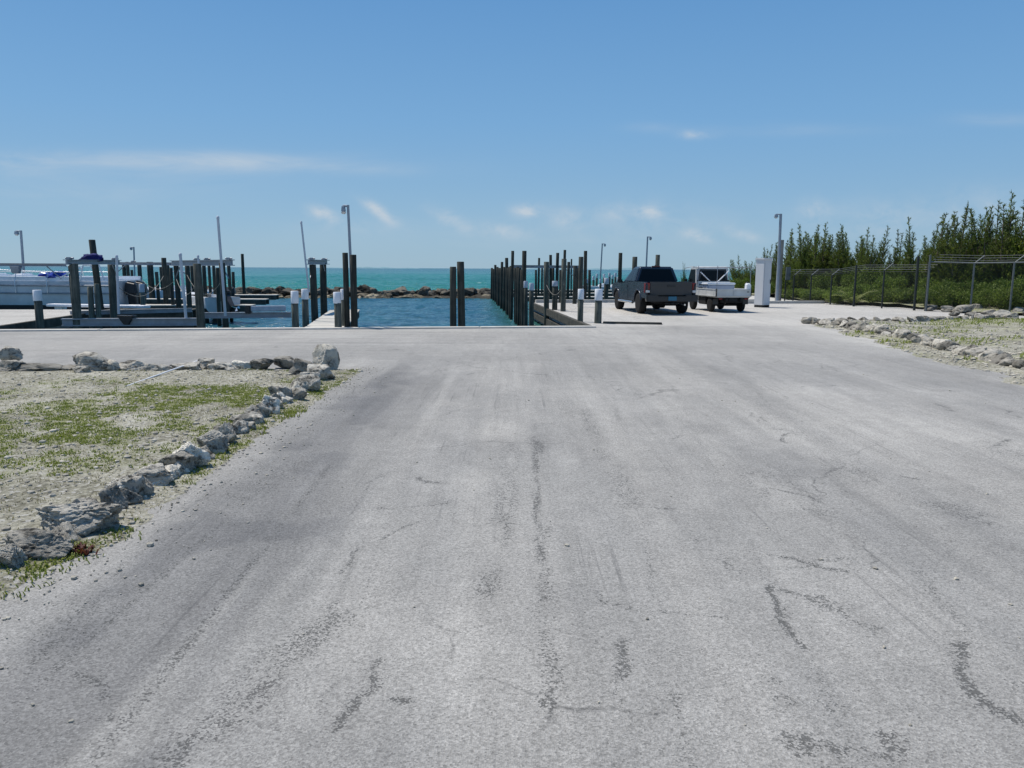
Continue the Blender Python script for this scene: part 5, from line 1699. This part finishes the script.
fence('older dark chain link fence with angled barb arms running to the grey pole',
      [fp(786, 275, 41, False, 'post'), fp(794.3, 275, 40, True, 'post'), fp(811.6, 275, 38.4, True, 'post'), fp(832, 275, 36.6, True, 'post'), fp(856.5, 265, 34.8, False, 'post', .045),
       fp(884.5, 270, 33.2, True, 'post'), fp(918.5, 256, 31.6, False, 'post', .05), fp(929, 262, 31.2, False, 'post')], 'chain link fences', None, False, 1.56)
fence('newer galvanised chain link fence with pale top rail at the right',
      [fp(930.5, 255, 31.0, False, 'postgal', .04), fp(974.5, 263, 30.2, True, 'postgal'), fp(1014.5, 262.5, 29.4, True, 'postgal'), fp(1058, 262, 28.6, True, 'postgal'), fp(1105, 261, 27.9, True, 'postgal')], 'chain link fences', None, True)

# ------------------------------------------------------------------ trees and shrubs


def casuarina(seed, h, dens=1.0, wide=1.0, base=.08):
    rg = random.Random(seed)
    tr, cr = MB(), MB()
    leaders = [(0, 0, 1.0)] + [(rg.uniform(-.75, .75) * wide, rg.uniform(-.75, .75) * wide, rg.uniform(.55, .97)) for _ in range(rg.randint(6, 8))]
    for (ox, oy, lh) in leaders:
        hh = h * lh
        n = 8; bend = (rg.uniform(-.10, .10), rg.uniform(-.10, .10))
        ax = []
        for i in range(n + 1):
            t = i / n
            ax.append(Vector((ox * min(1, t * 2.2) + bend[0] * hh * t * t + .03 * math.sin(5 * t + seed), oy * min(1, t * 2.2) + bend[1] * hh * t * t, hh * t)))
        r0 = .045 * h / 4
        tr.tube(ax, [r0 * (1 - .93 * i / n) + .004 for i in range(n + 1)], 7)
        nb = int(36 * dens * lh * h / 4)
        for b in range(nb):
            t = base + (1 - base) * ((b + rg.random()) / nb) ** 1.08
            k = t * n; i0 = min(n - 1, int(k)); p = ax[i0].lerp(ax[i0 + 1], k - i0)
            az = rg.uniform(0, 6.283); el = R(rg.uniform(34, 70))
            Lb = (.05 + .33 * h * ((1 - t) ** 1.25) * rg.uniform(.55, 1.15)) * wide
            d = Vector((math.cos(az) * math.cos(el), math.sin(az) * math.cos(el), math.sin(el)))
            e = p + d * Lb + Vector((0, 0, .12 * Lb))
            if Lb > .35: tr.tube([p, (p + e) / 2 + Vector((0, 0, -.04 * Lb)), e], [.010, .007, .003], 4, False)
            ns = max(3, int(Lb / .055))
            for s in range(ns):
                f = (s + rg.random()) / ns
                if f < .15 and Lb > .4: continue
                q = p.lerp(e, f) + Vector((0, 0, -.04 * Lb * math.sin(math.pi * f)))
                for _ in range(4):
                    nd = (d * 1.0 + Vector((rg.gauss(0, .42), rg.gauss(0, .42), rg.gauss(.18, .38)))).normalized()
                    ln = rg.uniform(.09, .22) * (1.15 - .5 * t); w = rg.uniform(.007, .013)
                    u = nd.cross(Vector((rg.gauss(0, 1), rg.gauss(0, 1), rg.gauss(0, 1)))).normalized() * w
                    tip = q + nd * ln + Vector((0, 0, -.02))
                    cr.add([q - u, q + u, tip + u * .5, tip - u * .5], [(0, 1, 2, 3)])
    return tr, cr


def shrub_geo(seed, w, h, n, leaf=.075):
    rg = random.Random(seed)
    st, fo = MB(), MB()
    blobs = [(rg.uniform(-.38, .38) * w, rg.uniform(-.3, .3) * w, rg.uniform(.28, .75) * h, rg.uniform(.20, .36)) for _ in range(9)]
    for (bx, by, bz, br) in blobs:
        st.tube([(bx * .15, by * .15, 0), (bx * .6, by * .6, bz * .5), (bx, by, bz)], [.02, .014, .006], 5, False)
        for _ in range(n // 9):
            v = Vector((rg.gauss(0, 1), rg.gauss(0, 1), rg.gauss(0, 1))).normalized() * (rg.random() ** .4)
            q = Vector((bx + v.x * br * w * .8, by + v.y * br * w * .8, bz + v.z * br * h * .9))
            if q.z < .03: continue
            nd = Vector((rg.gauss(0, 1), rg.gauss(0, 1), rg.gauss(.3, .8))).normalized()
            u = nd.cross(Vector((rg.gauss(0, 1), rg.gauss(0, 1), rg.gauss(0, 1)))).normalized()
            s = leaf * rg.uniform(.6, 1.3); q2 = q + nd * s
            fo.add([q, q + nd * s * .5 + u * s * .32, q2, q + nd * s * .5 - u * s * .32], [(0, 1, 2, 3)])
    return st, fo


def dup(root, loc, rz, scale, label, tone):
    r = root.copy(); COL.objects.link(r)
    r.location = loc; r.rotation_euler = (0, 0, rz); r.scale = scale; r['label'] = label
    for ch in list(root.children):
        c = ch.copy(); COL.objects.link(c); c.parent = r; c.color = tone
    return r


protos = []
for i in range(6):
    h = 4.0
    th = thing('casuarina_tree', 'dark feathery casuarina tree', 'tree', (0, 0, 0), 0, 'casuarina trees behind the fence')
    a, b_ = casuarina(40 + i, h, 1.7, (1.0, .85, 1.2, .75, 1.1, .9)[i])
    a.build('trunk', M['bark'], th); b_.build('crown', M['casu'], th)
    protos.append(th)
used = set()


def put_tree(k, loc, h, wd_, label, tone):
    rz = rnd.uniform(0, 6.28); s = (wd_ * h / 4, wd_ * h / 4, h / 4.0)
    if k in used: return dup(protos[k], loc, rz, s, label, tone)
    used.add(k); o = protos[k]
    o.location = loc; o.rotation_euler = (0, 0, rz); o.scale = s; o['label'] = label
    for c in o.children: c.color = tone
    return o


trees = [  # px, top y, depth
    (741, 256, 60), (749, 262, 57), (757, 258, 56), (769, 246, 54), (776, 244, 52), (787, 242, 47), (794, 231, 46), (802, 226, 45), (809, 238, 47), (814, 227, 45), (820, 233, 47),
    (826, 224, 45), (834, 236, 46), (840, 232, 44), (849, 226, 43), (854, 234, 45), (862, 230, 43), (868, 246, 46), (874, 248, 44), (886, 228, 41), (897, 232, 44), (906, 242, 42),
    (913, 219, 39), (925, 238, 41), (931, 236, 38), (941, 229, 37), (950, 216, 37), (959, 212, 36), (967, 205, 37), (975, 212, 36), (984, 209, 37), (993, 221, 38), (1001, 205, 36), (1010, 196, 37), (1018, 204, 35), (1028, 205, 35), (1038, 212, 34)]
for i, (px, py, d) in enumerate(trees):
    q = D(px, py, d)
    tn = rnd.uniform(.65, 1.3)
    put_tree((i * 5 + i // 6) % 6, (q.x, d + rnd.uniform(-.4, .4), 0), max(1.4, q.z) * 1.02, rnd.uniform(.95, 1.2) * (1 if q.z > 3 else 1.1),
             '%s feathery casuarina from the left behind the chain link fence' % ORD[i], (tn, tn, tn * .95, 1))
for (px, py, d) in ((684, 262, 62), (712, 268, 66), (697, 271, 60)):
    q = D(px, py, d)
    put_tree(3, (q.x, d, 0), max(1.2, q.z), .45 if px == 684 else .8,
             {684: 'bare spindly sapling seen between the two trucks', 712: 'low distant bush tree behind the small truck cab', 697: 'low distant bush tree just right of the pickup'}[px], (.9, 1.0, .9, 1))

sp = []
for i in range(4):
    th = thing('shrub', 'green leafy shrub', 'shrub', (0, 0, 0), 0, 'leafy shrubs along the fence')
    a, b_ = shrub_geo(90 + i, 2.2, 1.3, 5200, .085)
    a.build('stem', M['bark'], th); b_.build('foliage', M['leaf'], th)
    sp.append(th)
usedS = set()
shr = [(741, 276, 56), (700, 276, 58), (722, 277, 55), (762, 280, 50), (790, 290, 43), (806, 288, 42), (822, 291, 39.5), (838, 285, 40), (846, 292, 37), (862, 282, 38), (874, 288, 36), (890, 274, 37), (900, 284, 35.2), (912, 287, 34.6),
       (926, 276, 35), (938, 283, 33), (950, 287, 32.4), (962, 278, 34), (972, 289, 32), (986, 281, 33), (996, 286, 31.2), (1008, 276, 33), (1018, 284, 30.6), (1030, 276, 31), (880, 262, 40), (905, 268, 39), (985, 262, 35), (1012, 240, 35), (1026, 228, 34.5), (945, 262, 37), (828, 272, 43), (856, 270, 42), (800, 272, 45)]
for i, (px, py, d) in enumerate(shr):
    q = D(px, py, d); h = max(.7, q.z); tn = rnd.uniform(.7, 1.25)
    lab = '%s leafy green shrub from the left end of the scrub at the fence' % ORD[[s[0] for s in sorted(shr)].index(px)]
    k = i % 4; tone = (tn * 1.05, tn, tn * .8, 1); s = (rnd.uniform(.7, 1.05), rnd.uniform(.6, .9), h / 1.25)
    if px in (1012, 1026): tone = (1.6, 1.35, .9, 1)
    if k in usedS: dup(sp[k], (q.x, d, -.05), rnd.uniform(0, 6.28), s, lab, tone)
    else:
        usedS.add(k); o = sp[k]; o.location = (q.x, d, -.05); o.scale = s; o['label'] = lab
        for c in o.children: c.color = tone
# palm sprout by the fence
q = P(858, 306); q.y = 34.0
th = thing('palm_sprout', 'young palm with pale arching fronds behind the dark fence', 'palm', (D(853, 300, 36).x, 36, 0))
m = MB()
for k in range(11):
    a = k * .571 + .2; Lf = rnd.uniform(.7, 1.1); el = rnd.uniform(.5, 1.2)
    pts = [Vector((math.cos(a) * Lf * t * math.cos(el * (1 - .6 * t)), math.sin(a) * Lf * t, .1 + Lf * (math.sin(el) * t * 1.3 - .55 * t * t))) for t in [i / 7 for i in range(8)]]
    for i in range(7):
        p, n_ = pts[i], (pts[i + 1] - pts[i]); u = n_.cross(Vector((0, 0, 1))).normalized()
        for s in (-1, 1):
            tip = p + u * s * .22 * (1 - .6 * i / 7) + n_ * .8 + Vector((0, 0, -.06))
            m.add([p, p + n_ * .35, tip], [(0, 1, 2)])
            m.add([p + n_ * .5, p + n_ * .85, tip + n_ * .5], [(0, 1, 2)])
m.build('frond', M['palm'], th)
m = MB(); m.tube([(0, 0, -.1), (0, 0, .25)], [.07, .05], 8); m.build('stem', M['bark'], th)

# ------------------------------------------------------------------ render settings
sc.render.engine = 'CYCLES'
sc.render.resolution_x, sc.render.resolution_y = 1024, 768
sc.view_settings.view_transform = 'Standard'
sc.view_settings.look = 'None'
sc.view_settings.gamma = 1
sc.view_settings.exposure = 0.0
sc.view_settings.use_curve_mapping = False
sc.cycles.max_bounces = 6
sc.cycles.transparent_max_bounces = 16
